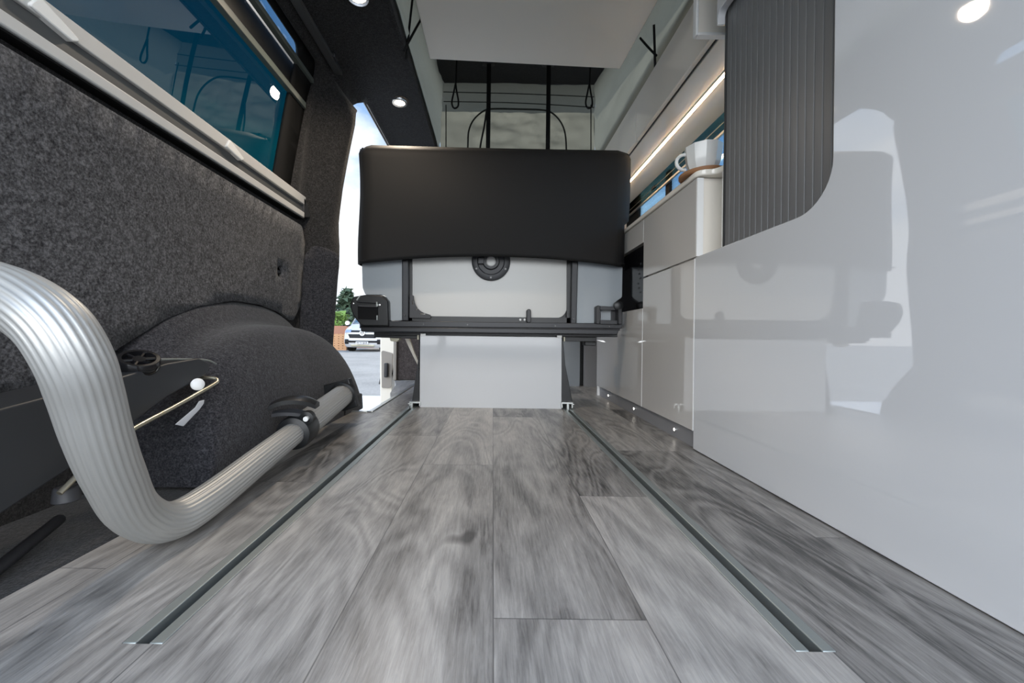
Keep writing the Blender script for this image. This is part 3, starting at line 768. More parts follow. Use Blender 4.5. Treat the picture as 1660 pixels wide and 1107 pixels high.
ls = thing('light_strip', 'glowing warm light strip under the overhead locker', 'light strip', (0.732, 1.8, LZ - 0.004))
k = MB(); k.box(0.728, 0.737, 1.102, 2.45, LZ - 0.0105, LZ - 0.0072); k.build('diffuser', M['led'], ls)
k = MB(); k.box(0.725, 0.741, 1.102, 2.45, LZ - 0.0075, LZ - 0.003); k.build('profile', M['alu'], ls)

# kitchen window and its blind
w2_ = thing('window_2', 'clear side window behind the worktop', 'window', (WX, 1.6, 0.8)); struct(w2_)
k = MB(); k.box(WX + 0.030, WX + 0.034, 0.95, 2.62, 0.80, 1.24); k.build('glass_pane', M['clear'], w2_)
k = MB()
for (y0, y1, z0, z1) in ((0.95, 2.62, 0.80, 0.83), (0.95, 0.98, 0.80, 1.24), (2.40, 2.62, 0.80, 1.24)): k.box(WX + 0.018, WX + 0.03, y0, y1, z0, z1)
k.build('window_frame', M['rubber'], w2_)
pp = PX(1083, 312, WX + 0.02); k = MB(); k.box(WX + 0.016, WX + 0.03, pp.y - 0.022, pp.y + 0.022, 0.80, 1.148); k.build('window_post', M['rubber'], w2_)
bl = thing('window_blind', 'half lowered teal film blind with a slim rail in the kitchen window', 'blind', (WX, 1.6, 1.1))
k = MB(); k.box(WX + 0.006, WX + 0.008, 0.96, 2.60, 1.090, 1.20); k.build('blind_film', M['tint_mid'], bl)
k = MB(); k.box(WX + 0.001, WX + 0.012, 0.96, 2.60, 1.078, 1.090); k.build('blind_bar', M['alu'], bl, bevel=0.002)
k = MB(); k.tube([(WX - 0.002, 0.97, 1.118), (WX - 0.002, 2.5, 1.108)], 0.0018, 8); k.build('cord', M['zinc'], bl, smooth=True)  # gold-toned line standing in for the light strip's reflection
pk = PX(1059, 305, WX - 0.004); k = MB(); k.box(WX - 0.008, WX + 0.004, pk.y - 0.02, pk.y + 0.02, pk.z - 0.006, pk.z + 0.010); k.build('blind_catch', M['black_plastic'], bl, bevel=0.003)

# mug on a wooden coaster
MC = Vector((0.588, 1.115, 0.752))
co_ = MB(); co_.lathe(MC, (0, 0, 1), [(0, 0.0005), (0.060, 0.0005), (0.063, 0.004), (0.063, 0.011), (0.060, 0.013), (0, 0.013)], 40)
tag(co_.build('coaster', M['cork'], smooth=True, loc=MC), 'round brown wooden coaster under the white mug', 'coaster')
mg = thing('mug', 'white china mug with a loop handle on the worktop corner', 'mug', MC + Vector((0, 0, 0.013)))
k = MB(); k.lathe(MC + Vector((0, 0, 0.0135)), (0, 0, 1), [(0, 0), (0.030, 0), (0.036, 0.006), (0.044, 0.028), (0.049, 0.070), (0.0495, 0.074), (0.047, 0.074), (0.041, 0.028), (0.03, 0.012), (0, 0.010)], 10)
k.build('bowl', M['mug'], mg, smooth=True, angle=20)
hpth = []
for i in range(15):
    a = math.radians(-80 + 250 * i / 14 + 0)
    hpth.append(MC + Vector((-0.046 - 0.024 * math.cos(math.radians(-95 + 190 * i / 14)), 0.012, 0.050 + 0.022 * math.sin(math.radians(-95 + 190 * i / 14)))))
k = MB(); k.tube(hpth, 0.0048, 10); k.build('handle', M['mug'], mg, smooth=True)

# ------------------------------------------------------------------ pop-top roof, canvas, board, straps
RB = lambda y: 1.455 + (1.90 - 1.455) * (y - 0.30) / 2.2           # underside of the raised roof
rf = thing('pop_top_roof', 'raised pop-top roof lid with black lining', 'roof', (0.13, 1.4, 1.46))
k = MB(); k.prism([(0.15, RB(0.15) + 0.01), (2.70, RB(2.70) + 0.01), (2.70, RB(2.70) + 0.06), (0.15, RB(0.15) + 0.06)], 'X', -0.47, 0.75); k.build('roof_shell', M['paint'], rf)
k = MB(); k.prism([(0.2, RB(0.2)), (2.52, RB(2.52)), (2.52, RB(2.52) + 0.009), (0.2, RB(0.2) + 0.009)], 'X', -0.36, 0.64); k.build('roof_lining', M['lining'], rf)
cn = thing('roof_canvas', 'grey tent canvas walls hanging from the raised roof', 'canvas', (0.13, 1.7, 1.4))
def wr_(a, b, s=1.0): return 0.012 * s * mnoise.noise(Vector((a * 5, b * 7, 3.1))) + 0.006 * s * mnoise.noise(Vector((a * 14, b * 17, 9.0)))
XL, XR = -0.348, 0.632; YFr = 2.50
rows = [[Vector((XL + 0.012 * (j / 12) + wr_(y, j * 0.2) * min(1, j / 3), y, 1.43 + (RB(y) - 1.43) * j / 12)) for j in range(13)] for y in [0.5 + 2.0 * i / 40 for i in range(41)]]
k = MB(); k.grid(rows); k.build('side_wall', M['canvas'], cn, smooth=True, angle=80)
rows = [[Vector((XR - 0.008 * (j / 12) + wr_(y + 4, j * 0.2) * min(1, j / 3), y, 1.352 + (RB(y) - 1.352) * j / 12)) for j in range(13)] for y in [0.5 + 2.0 * i / 40 for i in range(41)]]
k = MB(); k.grid(rows); k.build('side_wall', M['canvas'], cn, smooth=True, angle=80)
def arch_in(x, z):
    return abs(x - 0.147) < 0.29 and z < 1.72
rows = []
for j in range(41):
    z = 1.40 + (RB(YFr) - 1.40) * j / 40; row = []
    for i in range(61):
        x = XL + (XR - XL) * i / 60
        d = wr_(x, z)
        if arch_in(x, z): d += 0.016 * mnoise.noise(Vector((x * 11, z * 13, 1.0))) + 0.012 * abs(mnoise.noise(Vector((x * 22 + z * 13, z * 25, 5.0))))
        row.append(Vector((x, YFr + d, z)))
    rows.append(row)
k = MB(); k.grid(rows); fw = k.build('front_wall', M['canvas'], cn, smooth=True, angle=80)
M['piping'] = mat('dark_grey_piping', (0.03, 0.032, 0.028), 0.7)
def cpath(pxs, dy=-0.022): return [PY(a, b, YFr + dy) for a, b in pxs]
k = MB(); k.tube(smooth_path(cpath([(758, 262), (758.5, 235), (760, 212), (768, 194), (784, 180), (800, 176.5), (840, 177), (880, 178.5), (896, 184), (909, 198), (916, 216), (918, 240), (918, 264)]), 6), 0.0052, 8); k.build('window_zip', M['piping'], fw, smooth=True)
for a, b, c_ in (((719, 149), (840, 152), (963, 157)), ((719, 164.5), (840, 167), (963, 174))):
    k = MB(); k.tube(smooth_path(cpath([a, b, c_], -0.016), 8), 0.0030, 6); k.build('seam', M['piping'], fw, smooth=True)
for x in (723, 958):
    k = MB(); k.tube(cpath([(x, 170), (x, 262)], -0.018), 0.0035, 6); k.build('corner_seam', M['piping'], fw, smooth=True)

bd = MB()
A = PZ(697, 96, 1.450); B = PY(1005, 112, A.y)
ZA, ZB = A.z, B.z
ptsb = [A, B, Vector((B.x + 0.045, 0.80, ZB)), Vector((A.x - 0.012, 0.80, ZA))]
bd.slab([Vector(p) for p in ptsb], (0, 0, 0.018))
tag(bd.build('bed_board', M['board'], bevel=0.003, loc=(0.1, 1.2, 1.42)), 'large pale board spanning the roof opening overhead', 'board')

def strap(px, label):
    y = 2.22; top = RB(y) - 0.001
    a = PY(px, 125, y); x = a.x
    t = thing('roof_strap', label, 'strap', (x, y, top), 'black straps below the raised roof')
    k = MB(); k.box(x - 0.012, x + 0.012, y, y + 0.004, 1.31, top); k.build('webbing', M['strap'], t)
    k = MB(); k.box(x - 0.035, x + 0.030, y - 0.01, y + 0.02, top - 0.012, top); k.build('anchor_plate', M['black'], t, bevel=0.003)
    return t
s1 = strap(792.5, 'vertical black strap hanging before the arched canvas window, beside a loose cord')
s2 = strap(889.5, 'vertical black strap before the arched canvas window, nearer the cupboards')
k = MB(); k.tube(smooth_path([PY(789, 178, 2.2), PY(785, 205, 2.2), PY(779, 235, 2.2), PY(777, 262, 2.2)], 5), 0.005, 6)
tag(k.build('loose_cord', M['strap'], smooth=True), 'thin black cord dangling beside the strap before the canvas window', 'cord')
def loop(px, label):
    y = 2.18; q = lambda a, b: PY(a, b, y)
    t = thing('pull_cord', label, 'cord', q(px, 135), 'looped pull cords from the raised roof')
    k = MB(); z0 = RB(y); p = q(px + 2, 130); p.z = z0
    k.tube([p, q(px + 1, 135)], 0.0045, 8); k.build('cord', M['strap'], t, smooth=True)
    pts = [q(px + dx, yy) for dx, yy in ((0.5, 135), (-2.5, 150), (-5.5, 165), (-4, 173), (0, 175.5), (4.5, 172), (5, 163), (2.5, 149))]
    k = MB(); k.tube(smooth_path(pts + [pts[0]], 5), 0.0048, 8); k.build('cord_loop', M['strap'], t, smooth=True)
loop(738, 'black looped pull cord hanging by the canvas corner above the door side')
loop(955, 'black looped pull cord hanging by the canvas corner above the kitchen side')
def webcord(p, label):
    pts = smooth_path([PX(a, b, x) for a, b, x in p], 5)
    k = MB(); k.tube(pts, 0.0045, 8); tag(k.build('tension_cord', M['strap'], smooth=True), label, 'cord')
webcord([(690, 18, -0.30), (672, 50, -0.325), (655, 82, -0.343)], 'black elastic cord slanting between the board edge and door side canvas')
webcord([(669, -5, -0.325), (664, 40, -0.341), (658, 96, -0.347)], 'black upright cord lying against the door side canvas')
webcord([(1038, 62, 0.60), (1052, 78, 0.612), (1064, 90, 0.616)], 'black elastic cord slanting across the kitchen side canvas')
webcord([(1060, 40, 0.60), (1061, 70, 0.612), (1062, 108, 0.616)], 'black upright cord lying against the kitchen side canvas')

# downlights
proto = None
for (px, py, lab) in ((648, 166, 'lit round ceiling downlight above the open door'), (580, -6, 'lit round ceiling downlight at the top edge above the tinted window')):
    p = PZ(px, py, 1.393)
    if proto is None:
        t = thing('downlight', lab, 'ceiling light', p, 'round downlights in the headliner')
        k = MB(); k.lathe(p, (0, 0, -1), [(0.037, -0.006), (0.037, 0.001), (0.034, 0.005), (0.025, 0.005), (0.023, 0.002)], 36); k.build('bezel', M['chrome'], t, smooth=True)
        k = MB(); k.lathe(p, (0, 0, -1), [(0.0235, 0.001), (0.0235, 0.003), (0, 0.003)], 30); k.build('lens', M['lamp'], t)
        proto = t
    else:
        t = copy_tree(proto); t.location = p; t['label'] = lab
    ld = bpy.data.lights.new('downlight_glow', 'SPOT'); ld.energy = 13; ld.color = (1, 0.84, 0.66); ld.spot_size = 2.6; ld.spot_blend = 0.9; ld.shadow_soft_size = 0.03
    lo = bpy.data.objects.new('downlight_glow', ld); COL.objects.link(lo); lo.location = p + Vector((0, 0, -0.02))

# ------------------------------------------------------------------ ribbed table leg on the wheel arch
tl = thing('ribbed_tube', 'bent ribbed aluminium tube swung out from the wheel arch', 'tube', (-0.48, 1.2, 0.1))
Aend = Vector((-0.492, 1.30, 0.100)); Cc = Vector((-0.445, 0.615, 0.036))
dirT = (Cc - Aend).normalized()
Bc = Aend + (Cc - Aend) * 0.50
MT = M['tube']
k = MB(); NR = 26
def ribbed(mb, path, r, nr=NR, depth=0.05, up=(0, 0, 1)):
    n = nr * 4
    path = [Vector(p) for p in path]; rings = []; nrm = None
    for i, p in enumerate(path):
        t = (path[min(i+1, len(path)-1)] - path[max(i-1, 0)]).normalized()
        if nrm is None: ref = Vector(up); nrm = (ref - t * ref.dot(t)).normalized()
        else: nrm = (nrm - t * nrm.dot(t)).normalized()
        bn = t.cross(nrm); ring = []
        for j in range(n):
            a = 2 * math.pi * j / n; q = r * (1 - depth * (1, 0.35, 0, 0.35)[j % 4])
            ring.append(mb.bm.verts.new(p + nrm * math.cos(a) * q + bn * math.sin(a) * q))
        rings.append(ring)
    for A_, B_ in zip(rings, rings[1:]):
        for j in range(n): mb.bm.faces.new((A_[j], A_[(j+1) % n], B_[(j+1) % n], B_[j]))
    mb.bm.faces.new(rings[0][::-1]); mb.bm.faces.new(rings[-1]); return mb
ribbed(k, [Aend + (Bc - Aend) * i / 4 for i in range(5)], 0.0345, 30); k.build('outer_tube', MT, tl, smooth=True, angle=80)
tp_ = [Bc + dirT * -0.02, Bc + (Cc - Bc) * 0.5, Cc, PY(270, 846, 0.548), PY(218, 828, 0.49), PY(183, 765, 0.43), PY(160, 705, 0.395), PY(141, 640, 0.370), PY(122, 585, 0.352), PY(88, 530, 0.345), PY(42, 494, 0.347), PY(-10, 472, 0.352), PY(-120, 440, 0.375), PY(-260, 410, 0.40)]
k = MB(); ribbed(k, smooth_path(tp_, 8), 0.0265); k.build('inner_tube', MT, tl, smooth=True, angle=80)
# socket plate
k = MB(); pa = PY(517, 627, 1.31); pb = PY(566, 613, 1.31); pc = PY(579, 656, 1.31); pd_ = PY(545, 668, 1.31)
k.slab([PY(516, 627, 1.30), PY(565, 613.5, 1.30), PY(580, 659, 1.30), PY(558, 667, 1.30), PY(524, 662, 1.30)], (0, 0.03, 0)); k.build('socket_plate', M['black_plastic'], tl, bevel=0.004)
k = MB(); k.lathe(Aend + dirT * -0.01, dirT, [(0.030, 0), (0.044, 0.0), (0.042, 0.018), (0.036, 0.022)], 32); k.build('socket_ring', M['black_plastic'], tl, smooth=True)
# clamp
cl = MB(); cl.lathe(Bc + dirT * -0.028, dirT, [(0.0345, 0), (0.040, 0.0), (0.041, 0.006), (0.041, 0.050), (0.038, 0.060), (0.027, 0.064)], 36)
clamp = cl.build('clamp_collar', M['black_plastic'], tl, smooth=True)
e1 = (Vector((0, 0, 1)) - dirT * dirT.z).normalized(); e2 = dirT.cross(e1)
if e2.x < 0: e2 = -e2
def lever(mb, o, w0, w1, thick, rise, length, ax, up, side):
    top, bot = [], []
    for i in range(13):
        f = i / 12
        c = o + ax * (length * (f - 0.5)) + up * (rise * (1 - (2 * f - 1) ** 2) * 0.6 - 0.008 * f)
        w = w0 + (w1 - w0) * math.sin(math.pi * min(1, f * 0.9 + 0.1)) 
        top.append([c - side * w / 2 + up * thick / 2, c + up * thick, c + side * w / 2 + up * thick / 2, c + side * w / 2 - up * thick / 2, c - side * w / 2 - up * thick / 2, c - side * w / 2 + up * thick / 2])
    mb.grid(top)
    mb.bm.faces.new([mb.bm.verts.new(p) for p in top[0][:5]]); mb.bm.faces.new([mb.bm.verts.new(p) for p in top[-1][:5]])
lv = MB(); lever(lv, Bc + e1 * 0.064 - dirT * -0.006 - e2 * 0.004, 0.028, 0.050, 0.010, 0.026, 0.098, (e2 * 0.80 - dirT * 0.35).normalized(), e1, dirT)
lv.build('clamp_lever', M['black_plastic'], clamp, smooth=True, angle=50)
lv = MB(); lever(lv, Bc + e1 * 0.044 + dirT * 0.014 - e2 * 0.010, 0.016, 0.034, 0.008, 0.012, 0.076, (e2 * 0.9 - dirT * 0.2).normalized(), e1, dirT)
lv.build('clamp_tab', M['dark_plastic'], clamp, smooth=True, angle=50)
k = MB(); k.lathe(Bc + e1 * 0.036 + e2 * 0.030 + dirT * 0.012, dirT, [(0, 0), (0.016, 0), (0.016, 0.016), (0.009, 0.018)], 20); k.build('clamp_knuckle', M['black_plastic'], clamp, smooth=True)
k = MB(); k.lathe(Bc + e1 * 0.036 + e2 * 0.030 + dirT * 0.012, dirT, [(0.006, 0.012), (0.006, 0.021), (0, 0.022)], 14); k.build('bolt', M['white_plastic'], clamp, smooth=True)

# ------------------------------------------------------------------ jack and tools tucked beside the arch
jb = thing('jack_holder', 'long black jack holder lying behind the ribbed tube', 'jack', (-0.59, 0.6, 0.05))
JX = -0.575
prof_j = [(0.16, 0.02), (0.16, 0.150), (0.44, 0.205), (0.60, 0.228), (0.70, 0.245), (0.775, 0.250), (0.805, 0.238), (0.80, 0.218), (0.70, 0.185), (0.56, 0.120), (0.44, 0.075), (0.30, 0.02)]
k = MB(); k.prism(fillet([(y, z, .02 if 2 < i < 9 else 0) for i, (y, z) in enumerate(prof_j)], 5), 'X', -0.655, JX); k.build('jack_body', M['jack_black'], jb, bevel=0.022, seg=5)
kc = PX(225, 588, JX - 0.02); kax = Vector((0.36, -0.30, 0.86)).normalized()
k = MB(); k.lathe(kc - kax * 0.012, kax, [(0.012, 0), (0.027, 0.001), (0.029, 0.006), (0.029, 0.018), (0.027, 0.022), (0.022, 0.022), (0.021, 0.014), (0.010, 0.014), (0.009, 0.020), (0, 0.020)], 36)
kn_ = k.build('knob', M['black_gloss'], jb, smooth=True)
f1 = kax.cross(Vector((0, 1, 0))).normalized(); f2 = kax.cross(f1)
for i in range(6):
    a = math.pi * 2 * i / 6; d = f1 * math.cos(a) + f2 * math.sin(a)
    k = MB(); k.tube([kc + kax * 0.006 + d * 0.008, kc + kax * 0.006 + d * 0.024], 0.0025, 6); k.build('knob_spoke', M['black_gloss'], kn_)
k = MB(); k.tube(smooth_path([PX(250, 583, JX - 0.01), PX(300, 582.5, JX - 0.01), PX(335, 584, JX - 0.01), PX(350, 590, JX - 0.01)], 5), 0.0022, 8); k.build('jack_wire', M['alu_rail'], jb, smooth=True)
k = MB(); k.tube([PX(108, 788, JX + 0.005), PX(108, 812, JX + 0.005)], [0.013, 0.015], 14); k.build('jack_stud', M['dark_plastic'], jb, smooth=True, bevel=0.002)
k = MB(); k.tube(smooth_path([PX(96, 800, JX + 0.018), PX(190, 712, JX + 0.018), PX(285, 658, JX + 0.018), PX(345, 624, JX + 0.018), PX(352, 617, JX + 0.015), PX(345, 613, JX + 0.005), PX(322, 612, JX - 0.02)], 6), 0.0036, 10)
tag(k.build('bent_rod', M['zinc'], smooth=True), 'bent zinc plated rod hooked along the black jack holder', 'rod')
cpn = PX(320, 623, JX + 0.010)
k = MB(); k.lathe(cpn, (0.75, -0.6, 0.15), [(0.008, -0.010), (0.0105, -0.004), (0.0115, 0.002), (0.008, 0.005), (0, 0.006)], 24); tag(k.build('plastic_cap', M['white_plastic'], smooth=True), 'round white cap beside the bent zinc rod', 'cap')
k = MB(); k.slab([PX(283, 688, JX + 0.02), PX(296, 691, JX + 0.02), PX(322, 664, JX + 0.02), PX(329, 654, JX + 0.02), PX(330, 648, JX + 0.02), PX(322, 650, JX + 0.02), PX(316, 660, JX + 0.02)], (0.002, 0, 0)); tag(k.build('cable_tie', mat('clear_grey_plastic', (0.55, 0.56, 0.58), 0.3), bevel=0.0008), 'pale plastic tie hanging below the bent zinc rod', 'cable tie')
k = MB(); k.tube([PZ(-20, 935, 0.004), PZ(96, 842, 0.012)], 0.008, 10); tag(k.build('lever_bar', mat('dark_steel', (0.06, 0.06, 0.065), 0.45, metal=0.6), smooth=True), 'dark steel bar lying on the black carpet under the jack holder', 'bar')
k = MB(); k.tube([PX(190, 640, -0.60), PX(300, 663, -0.583)], 0.004, 8); 
k.bm.free()
# ------------------------------------------------------------------ cab things seen under the seat
cb = thing('passenger_seat_base', 'brown carpeted seat base beyond the door step', 'seat base', (-0.38, 2.85, 0))
k = MB(); k.box(-0.64, -0.12, 2.64, 3.1, 0.0, 0.33); k.build('carpet_box', carpet('brown_carpet', (0.03, 0.025, 0.024), (0.085, 0.072, 0.068), 160), cb, bevel=0.01)
k = MB(); k.box(-0.66, -0.638, 2.62, 3.1, 0.0, 0.36); k.build('side_trim', M['taupe'], cb, bevel=0.004)
ds = thing('driver_seat_base', 'pale grey seat base box behind the bench legs', 'seat base', (0.45, 2.6, 0))
k = MB(); k.box(0.20, 0.535, 2.42, 2.44, 0.0, 0.36); k.build('rear_panel', M['silver'], ds)
k = MB(); k.box(0.20, 0.60, 2.46, 2.9, 0.0, 0.30); k.build('seat_box', M['black_plastic'], ds)
k = MB(); k.box(0.56, 0.64, 2.40, 2.44, 0.0, 0.34); k.build('side_panel', M['plinth'], ds)
ps = thing('door_post', 'pale door post with black latch across the open doorway', 'door post', (-0.77, 2.85, -0.2))
k = MB(); k.prism(fillet([(-0.80, -0.26, .02), (-0.715, -0.16, .05), (-0.725, 0.02, .02), (-0.70, 0.10), (-0.70, 1.33), (-0.805, 1.33), (-0.808, 0.05)], 5), 'Y', 2.83, 2.92); k.build('post', M['paint_beige'], ps, bevel=0.006)
k = MB(); k.prism(fillet([(-0.79, -0.08, .01), (-0.722, -0.08, .02), (-0.715, 0.17, .01), (-0.795, 0.19, .01)], 4), 'Y', 2.822, 2.832); k.build('latch_plate', M['taupe'], ps)
k = MB(); k.box(-0.768, -0.742, 2.79, 2.824, 0.0, 0.10); k.build('latch', M['black'], ps, bevel=0.006)
k = MB(); k.box(-0.70, -0.665, 2.80, 2.95, 0.0, 1.3); k.build('post_trim', M['taupe'], ps, bevel=0.006)

# ------------------------------------------------------------------ outside
GZ = -0.50
struct(MB().box(-60, 60, -30, 80, GZ - 0.1, GZ).build('ground', M['asphalt']))
struct(MB().box(-5.0, -0.95, 2.4, 5.1, GZ, GZ + 0.012).build('ground_slab', M['concrete']))
struct(MB().box(-0.80, -0.483, 1.545, 2.60, -0.30, -0.27).build('trim_2', M['dark_plastic']))
VX, VY = -6.12, 18.5
vn = thing('parked_van', 'white van parked outside facing the open side door', 'van', (VX, VY + 2, GZ))
stn = [(0.20, 0.16), (0.30, 0.05), (0.45, 0.0), (0.62, 0.0), (0.80, 0.03), (0.96, 0.08), (1.05, 0.20), (1.20, 0.55), (1.30, 0.80), (1.60, 1.12), (1.85, 1.42), (1.95, 1.75), (1.98, 2.6), (1.97, 4.8)]
def vy(z):
    for (a, b), (c, d) in zip(stn, stn[1:]):
        if a <= z <= c: return b + (d - b) * (z - a) / max(1e-6, c - a)
    return 0.16 if z < 0.2 else 4.8
def hwid(z): return 0.95 - (0.17 * max(0, (z - 1.05) / 0.9) ** 1.2) - 0.05 * max(0, (0.35 - z) / 0.15)
def vs(t, z, off=0.0): return Vector((VX + hwid(z) * t, VY + vy(z) + 0.30 * abs(t) ** 4 - off, GZ + z))
k = MB(); rows = [[Vector((VX + hwid(z) * t, VY + y + 0.30 * abs(t) ** 4 * (1 if y < 2 else 0), GZ + z)) for t in [i / 8 - 1 for i in range(17)]] for z, y in stn]
k.grid(rows)
for s_ in (0, 16):
    col = [r[s_] for r in rows]; x = VX + (0.93 if s_ else -0.93)
    k.grid([[p, Vector((p.x, VY + 4.8, p.z))] for p in col])
k.build('body', M['paint'], vn, smooth=True, angle=50)
def patch(t0, t1, z0, z1, name, material, off=0.012, par=vn, skew=0.0, solid=0.01):
    k = MB(); rows = []
    for j in range(5):
        f = j / 4; z = z0 + (z1 - z0) * f
        rows.append([vs(t0 + skew * (1 - f) + (t1 - t0 - 2 * skew * (1 - f)) * i / 14, z, off) for i in range(15)])
    k.grid(rows); return k.build(name, material, par, smooth=True, solid=solid, soff=0)
patch(-0.90, 0.90, 1.33, 1.82, 'windscreen', M['screen'], 0.015, skew=-0.02)
for s_ in (-1, 1):
    a, b_ = sorted((s_ * 0.97, s_ * 0.60)); patch(a, b_, 0.905, 1.035, 'headlight', M['headlamp'], 0.014)
    a, b_ = sorted((s_ * 0.95, s_ * 0.71)); patch(a, b_, 0.36, 0.58, 'fog_lamp', M['grille'], 0.012)
    k = MB(); k.lathe((VX + s_ * 0.86, VY + 0.85, GZ + 0.33), (s_, 0, 0), [(0, -0.22), (0.33, -0.22), (0.35, -0.18), (0.35, 0.02), (0.30, 0.06), (0, 0.05)], 28); k.build('wheel', M['rubber'], vn, smooth=True)
    k = MB(); k.lathe((VX + s_ * 1.05, VY + 0.95, GZ + 1.36), (0, -1, 0), [(0, -0.08), (0.09, -0.06), (0.115, 0.0), (0.10, 0.05), (0, 0.07)], 16); mo = k.build('wing_mirror', M['mirror_pink'], vn, smooth=True)
    k = MB(); k.box(*sorted((VX + s_ * 0.88, VX + s_ * 1.08)), VY + 0.9, VY + 1.0, GZ + 1.20, GZ + 1.27); k.build('mirror_arm', M['rubber'], mo, bevel=0.01)
patch(-0.60, 0.60, 0.915, 1.0, 'upper_grille', M['grille'], 0.012)
patch(-0.90, 0.90, 0.835, 0.875, 'chrome_line', M['skid'], 0.014)
patch(-0.74, 0.74, 0.64, 0.815, 'lower_grille', M['grille'], 0.012, skew=0.10)
patch(-0.71, 0.71, 0.43, 0.52, 'bumper_slot', M['grille'], 0.010)
patch(-0.60, 0.60, 0.24, 0.33, 'skid_plate', M['skid'], 0.012)
pt = MB(); pt.box(VX - 0.29, VX + 0.29, VY - 0.045, VY - 0.03, GZ + 0.345, GZ + 0.475); npl = pt.build('number_plate', M['plate'], vn, bevel=0.004)
def text_mesh(txt, size, loc, name, material, par):
    cu = bpy.data.curves.new('letters', 'FONT'); cu.body = txt; cu.size = size; cu.align_x = 'CENTER'; cu.align_y = 'CENTER'; cu.extrude = 0.003; cu.offset = 0.002
    to = bpy.data.objects.new('letters', cu); COL.objects.link(to); bpy.context.view_layer.update()
    me = bpy.data.meshes.new_from_object(to.evaluated_get(bpy.context.evaluated_depsgraph_get()))
    bpy.data.objects.remove(to)
    o = bpy.data.objects.new(name, me); COL.objects.link(o); me.materials.clear(); me.materials.append(material)
    o.parent = par; o.location = Vector(loc) - world_loc(par); o.rotation_euler = (math.pi / 2, 0, 0); return o
text_mesh('W15 BAR', 0.125, (VX, VY - 0.049, GZ + 0.41), 'plate_text', M['text'], npl)
# round badge: ring with the two stacked letter shapes
em = Vector((VX, VY + 0.0, GZ + 0.875)); k = MB()
k.lathe(em, (0, -1, 0), [(0.0, 0.0), (0.125, 0.0), (0.125, 0.02), (0.0, 0.021)], 32); bg = k.build('badge', M['dark_plastic'], vn, smooth=True)
k = MB(); k.tube([em + Vector((0.115 * math.cos(a * math.pi / 16), -0.024, 0.115 * math.sin(a * math.pi / 16))) for a in range(32)], 0.014, 8, closed=True)
def stroke(p, q): k.tube([em + Vector((p[0], -0.026, p[1])), em + Vector((q[0], -0.026, q[1]))], 0.013, 6)
for p, q in (((-0.05, 0.098), (0, 0.012)), ((0, 0.012), (0.05, 0.098)), ((-0.098, 0.045), (-0.045, -0.092)), ((-0.045, -0.092), (0, -0.012)), ((0, -0.012), (0.045, -0.092)), ((0.045, -0.092), (0.098, 0.045))): stroke(p, q)
k.build('badge_letters', M['white_plastic'], bg, smooth=True)

# pallets, low wall, trees
proto = None
for i in range(7):
    if proto is None:
        pp_ = thing('pallet', '', 'pallet', (-8.02, 20.6, GZ), 'stacked wooden pallets beside the parked van')
        for j in range(3):
            k = MB(); k.box(-8.62, -7.42, 20.0 + j * 0.35, 20.14 + j * 0.35, GZ, GZ + 0.095); k.build('runner', M['pallet'], pp_)
        k = MB()
        for j in range(6): k.box(-8.62 + j * 0.21, -8.47 + j * 0.21, 20.0, 20.95, GZ + 0.095, GZ + 0.118)
        k.build('deck', M['pallet'], pp_); proto = pp_; q = pp_
    else: q = copy_tree(proto); q.location.z = GZ + 0.118 * i
    q['label'] = ('bottom', 'second from bottom', 'third from bottom', 'middle', 'third from top', 'second from top', 'topmost')[i] + ' wooden pallet of the stack beside the parked van'
    if i: pass
k = MB(); k.box(-16, -7.3, 24.0, 24.25, GZ, GZ + 1.32); tag(k.build('garden_wall', M['brickwall']), 'low terracotta wall beyond the pallets outside', 'wall')
def blob_tree(name, label, x, y, h, r, material, n, base=0.25, seed=1, cone=False):
    random.seed(seed); t = thing(name, label, 'tree' if 'tree' in name else 'bush', (x, y, GZ))
    k = MB(); k.tube([(x, y, GZ), (x + 0.1, y, GZ + h * 0.5), (x, y, GZ + h * 0.95)], [0.16, 0.11, 0.03], 8); k.build('trunk', M['bark'], t)
    k = MB()
    for i in range(n):
        f = base + (1 - base) * random.random(); rad = r * ((1 - f) ** 0.7 * 1.25 if cone else math.sqrt(max(0.05, 1 - ((f - 0.6) / 0.45) ** 2)))
        a = random.random() * 6.283; d = rad * math.sqrt(random.random())
        c = Vector((x + d * math.cos(a), y + d * math.sin(a), GZ + h * f)); s = h * 0.045 * (0.6 + random.random())
        for _ in range(4):
            e = [Vector((random.gauss(0, 1), random.gauss(0, 1), random.gauss(0, 0.6))) * s for _ in range(3)]
            k.bm.faces.new([k.bm.verts.new(c + v_) for v_ in e])
    k.build('foliage', material, t)
pc = PY(562, 500, 42.0)
blob_tree('pine_tree', 'tall dark pine tree beyond the parked van', pc.x, 42.0, 5.4, 1.9, M['leaf_dark'], 420, 0.30, 2, True)
pc = PY(545, 515, 30.0)
blob_tree('leafy_bush', 'bright green bush behind the low terracotta wall', pc.x, 30.0, 2.5, 1.1, M['leaf'], 260, 0.15, 5)
pc = PY(556, 510, 36.0)
blob_tree('dark_bush', 'dark olive bush behind the parked van', pc.x + 0.4, 36.0, 3.0, 1.6, M['leaf_dark'], 300, 0.1, 9)

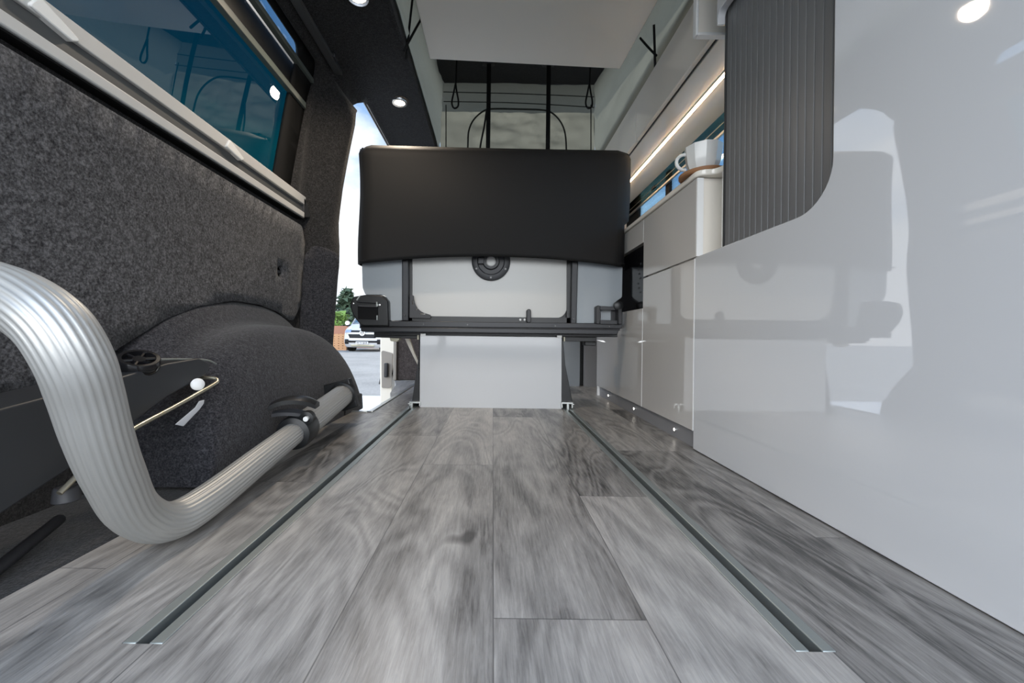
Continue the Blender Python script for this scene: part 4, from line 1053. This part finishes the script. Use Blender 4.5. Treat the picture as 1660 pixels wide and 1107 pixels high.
# ------------------------------------------------------------------ world, sun, camera
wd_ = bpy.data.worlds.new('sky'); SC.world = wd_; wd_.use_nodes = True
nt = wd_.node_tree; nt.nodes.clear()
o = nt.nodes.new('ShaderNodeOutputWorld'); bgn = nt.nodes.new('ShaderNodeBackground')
tc = nt.nodes.new('ShaderNodeTexCoord'); mp = nt.nodes.new('ShaderNodeMapping')
mp.inputs['Scale'].default_value = (1.6, 1.6, 3.2); mp.inputs['Location'].default_value = (0.35, 0.2, 0.15)
ns = nt.nodes.new('ShaderNodeTexNoise'); ns.inputs['Scale'].default_value = 1.9; ns.inputs['Detail'].default_value = 7; ns.inputs['Roughness'].default_value = 0.58
cr = nt.nodes.new('ShaderNodeValToRGB'); cr.color_ramp.elements[0].position = 0.40; cr.color_ramp.elements[1].position = 0.62
sp = nt.nodes.new('ShaderNodeSeparateXYZ')
gr = nt.nodes.new('ShaderNodeValToRGB')
gr.color_ramp.elements[0].position = 0.0; gr.color_ramp.elements[0].color = (0.78, 0.84, 0.90, 1)
gr.color_ramp.elements[1].position = 0.60; gr.color_ramp.elements[1].color = (0.13, 0.31, 0.62, 1)
mxn = nt.nodes.new('ShaderNodeMix'); mxn.data_type = 'RGBA'; mxn.inputs[7].default_value = (0.93, 0.965, 1.0, 1)
nt.links.new(tc.outputs['Generated'], sp.inputs[0]); nt.links.new(tc.outputs['Generated'], mp.inputs[0]); nt.links.new(mp.outputs[0], ns.inputs['Vector']); 
def mth(op, a, b):
    n = nt.nodes.new('ShaderNodeMath'); n.operation = op
    for i, v in enumerate((a, b)):
        if isinstance(v, (int, float)): n.inputs[i].default_value = v
        else: nt.links.new(v, n.inputs[i])
    return n.outputs[0]
cf = mth('ADD', ns.outputs['Fac'], mth('MULTIPLY', mth('SUBTRACT', 0.30, sp.outputs[2]), 0.55))
cf = mth('SUBTRACT', cf, mth('MULTIPLY', mth('MINIMUM', sp.outputs[1], 0.0), 0.3))
nt.links.new(cf, cr.inputs[0])
nt.links.new(sp.outputs[2], gr.inputs[0])
nt.links.new(cr.outputs[0], mxn.inputs[0]); nt.links.new(gr.outputs[0], mxn.inputs[6]); nt.links.new(mxn.outputs[2], bgn.inputs[0])
mr = nt.nodes.new('ShaderNodeMapRange'); mr.inputs[1].default_value = -0.55; mr.inputs[2].default_value = 0.10; mr.inputs[3].default_value = 3.7; mr.inputs[4].default_value = 0.95  # sky strength raised behind the camera, added to brighten the interior
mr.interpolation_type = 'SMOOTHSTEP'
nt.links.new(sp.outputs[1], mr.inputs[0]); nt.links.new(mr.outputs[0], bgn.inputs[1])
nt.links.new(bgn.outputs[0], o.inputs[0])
sd = bpy.data.lights.new('sun', 'SUN'); sd.energy = 3.2; sd.angle = 0.01; sd.color = (1, 0.96, 0.9)
so_ = bpy.data.objects.new('sun', sd); COL.objects.link(so_)
sdir = Vector((0.30, 0.62, 0.72)).normalized()          # towards the sun
so_.rotation_euler = sdir.to_track_quat('Z', 'Y').to_euler(); so_.location = (3, 4, 8)

cam = bpy.data.cameras.new('camera'); co2 = bpy.data.objects.new('camera', cam); COL.objects.link(co2); SC.camera = co2
cam.sensor_fit = 'HORIZONTAL'; cam.sensor_width = 36.0; cam.lens = F / 1660 * 36.0
cam.shift_x = (830.0 - CX) / 1660.0; cam.shift_y = -(553.5 - CY) / 1660.0
cam.clip_start = 0.02; cam.clip_end = 500
co2.matrix_world = Matrix(((CR, -SR, 0, 0), (0, 0, -1, 0), (SR, CR, 0, H), (0, 0, 0, 1)))
vs_ = SC.view_settings; vs_.view_transform = 'Standard'; vs_.look = 'None'; vs_.exposure = 0.60; vs_.gamma = 1.0; vs_.use_curve_mapping = False
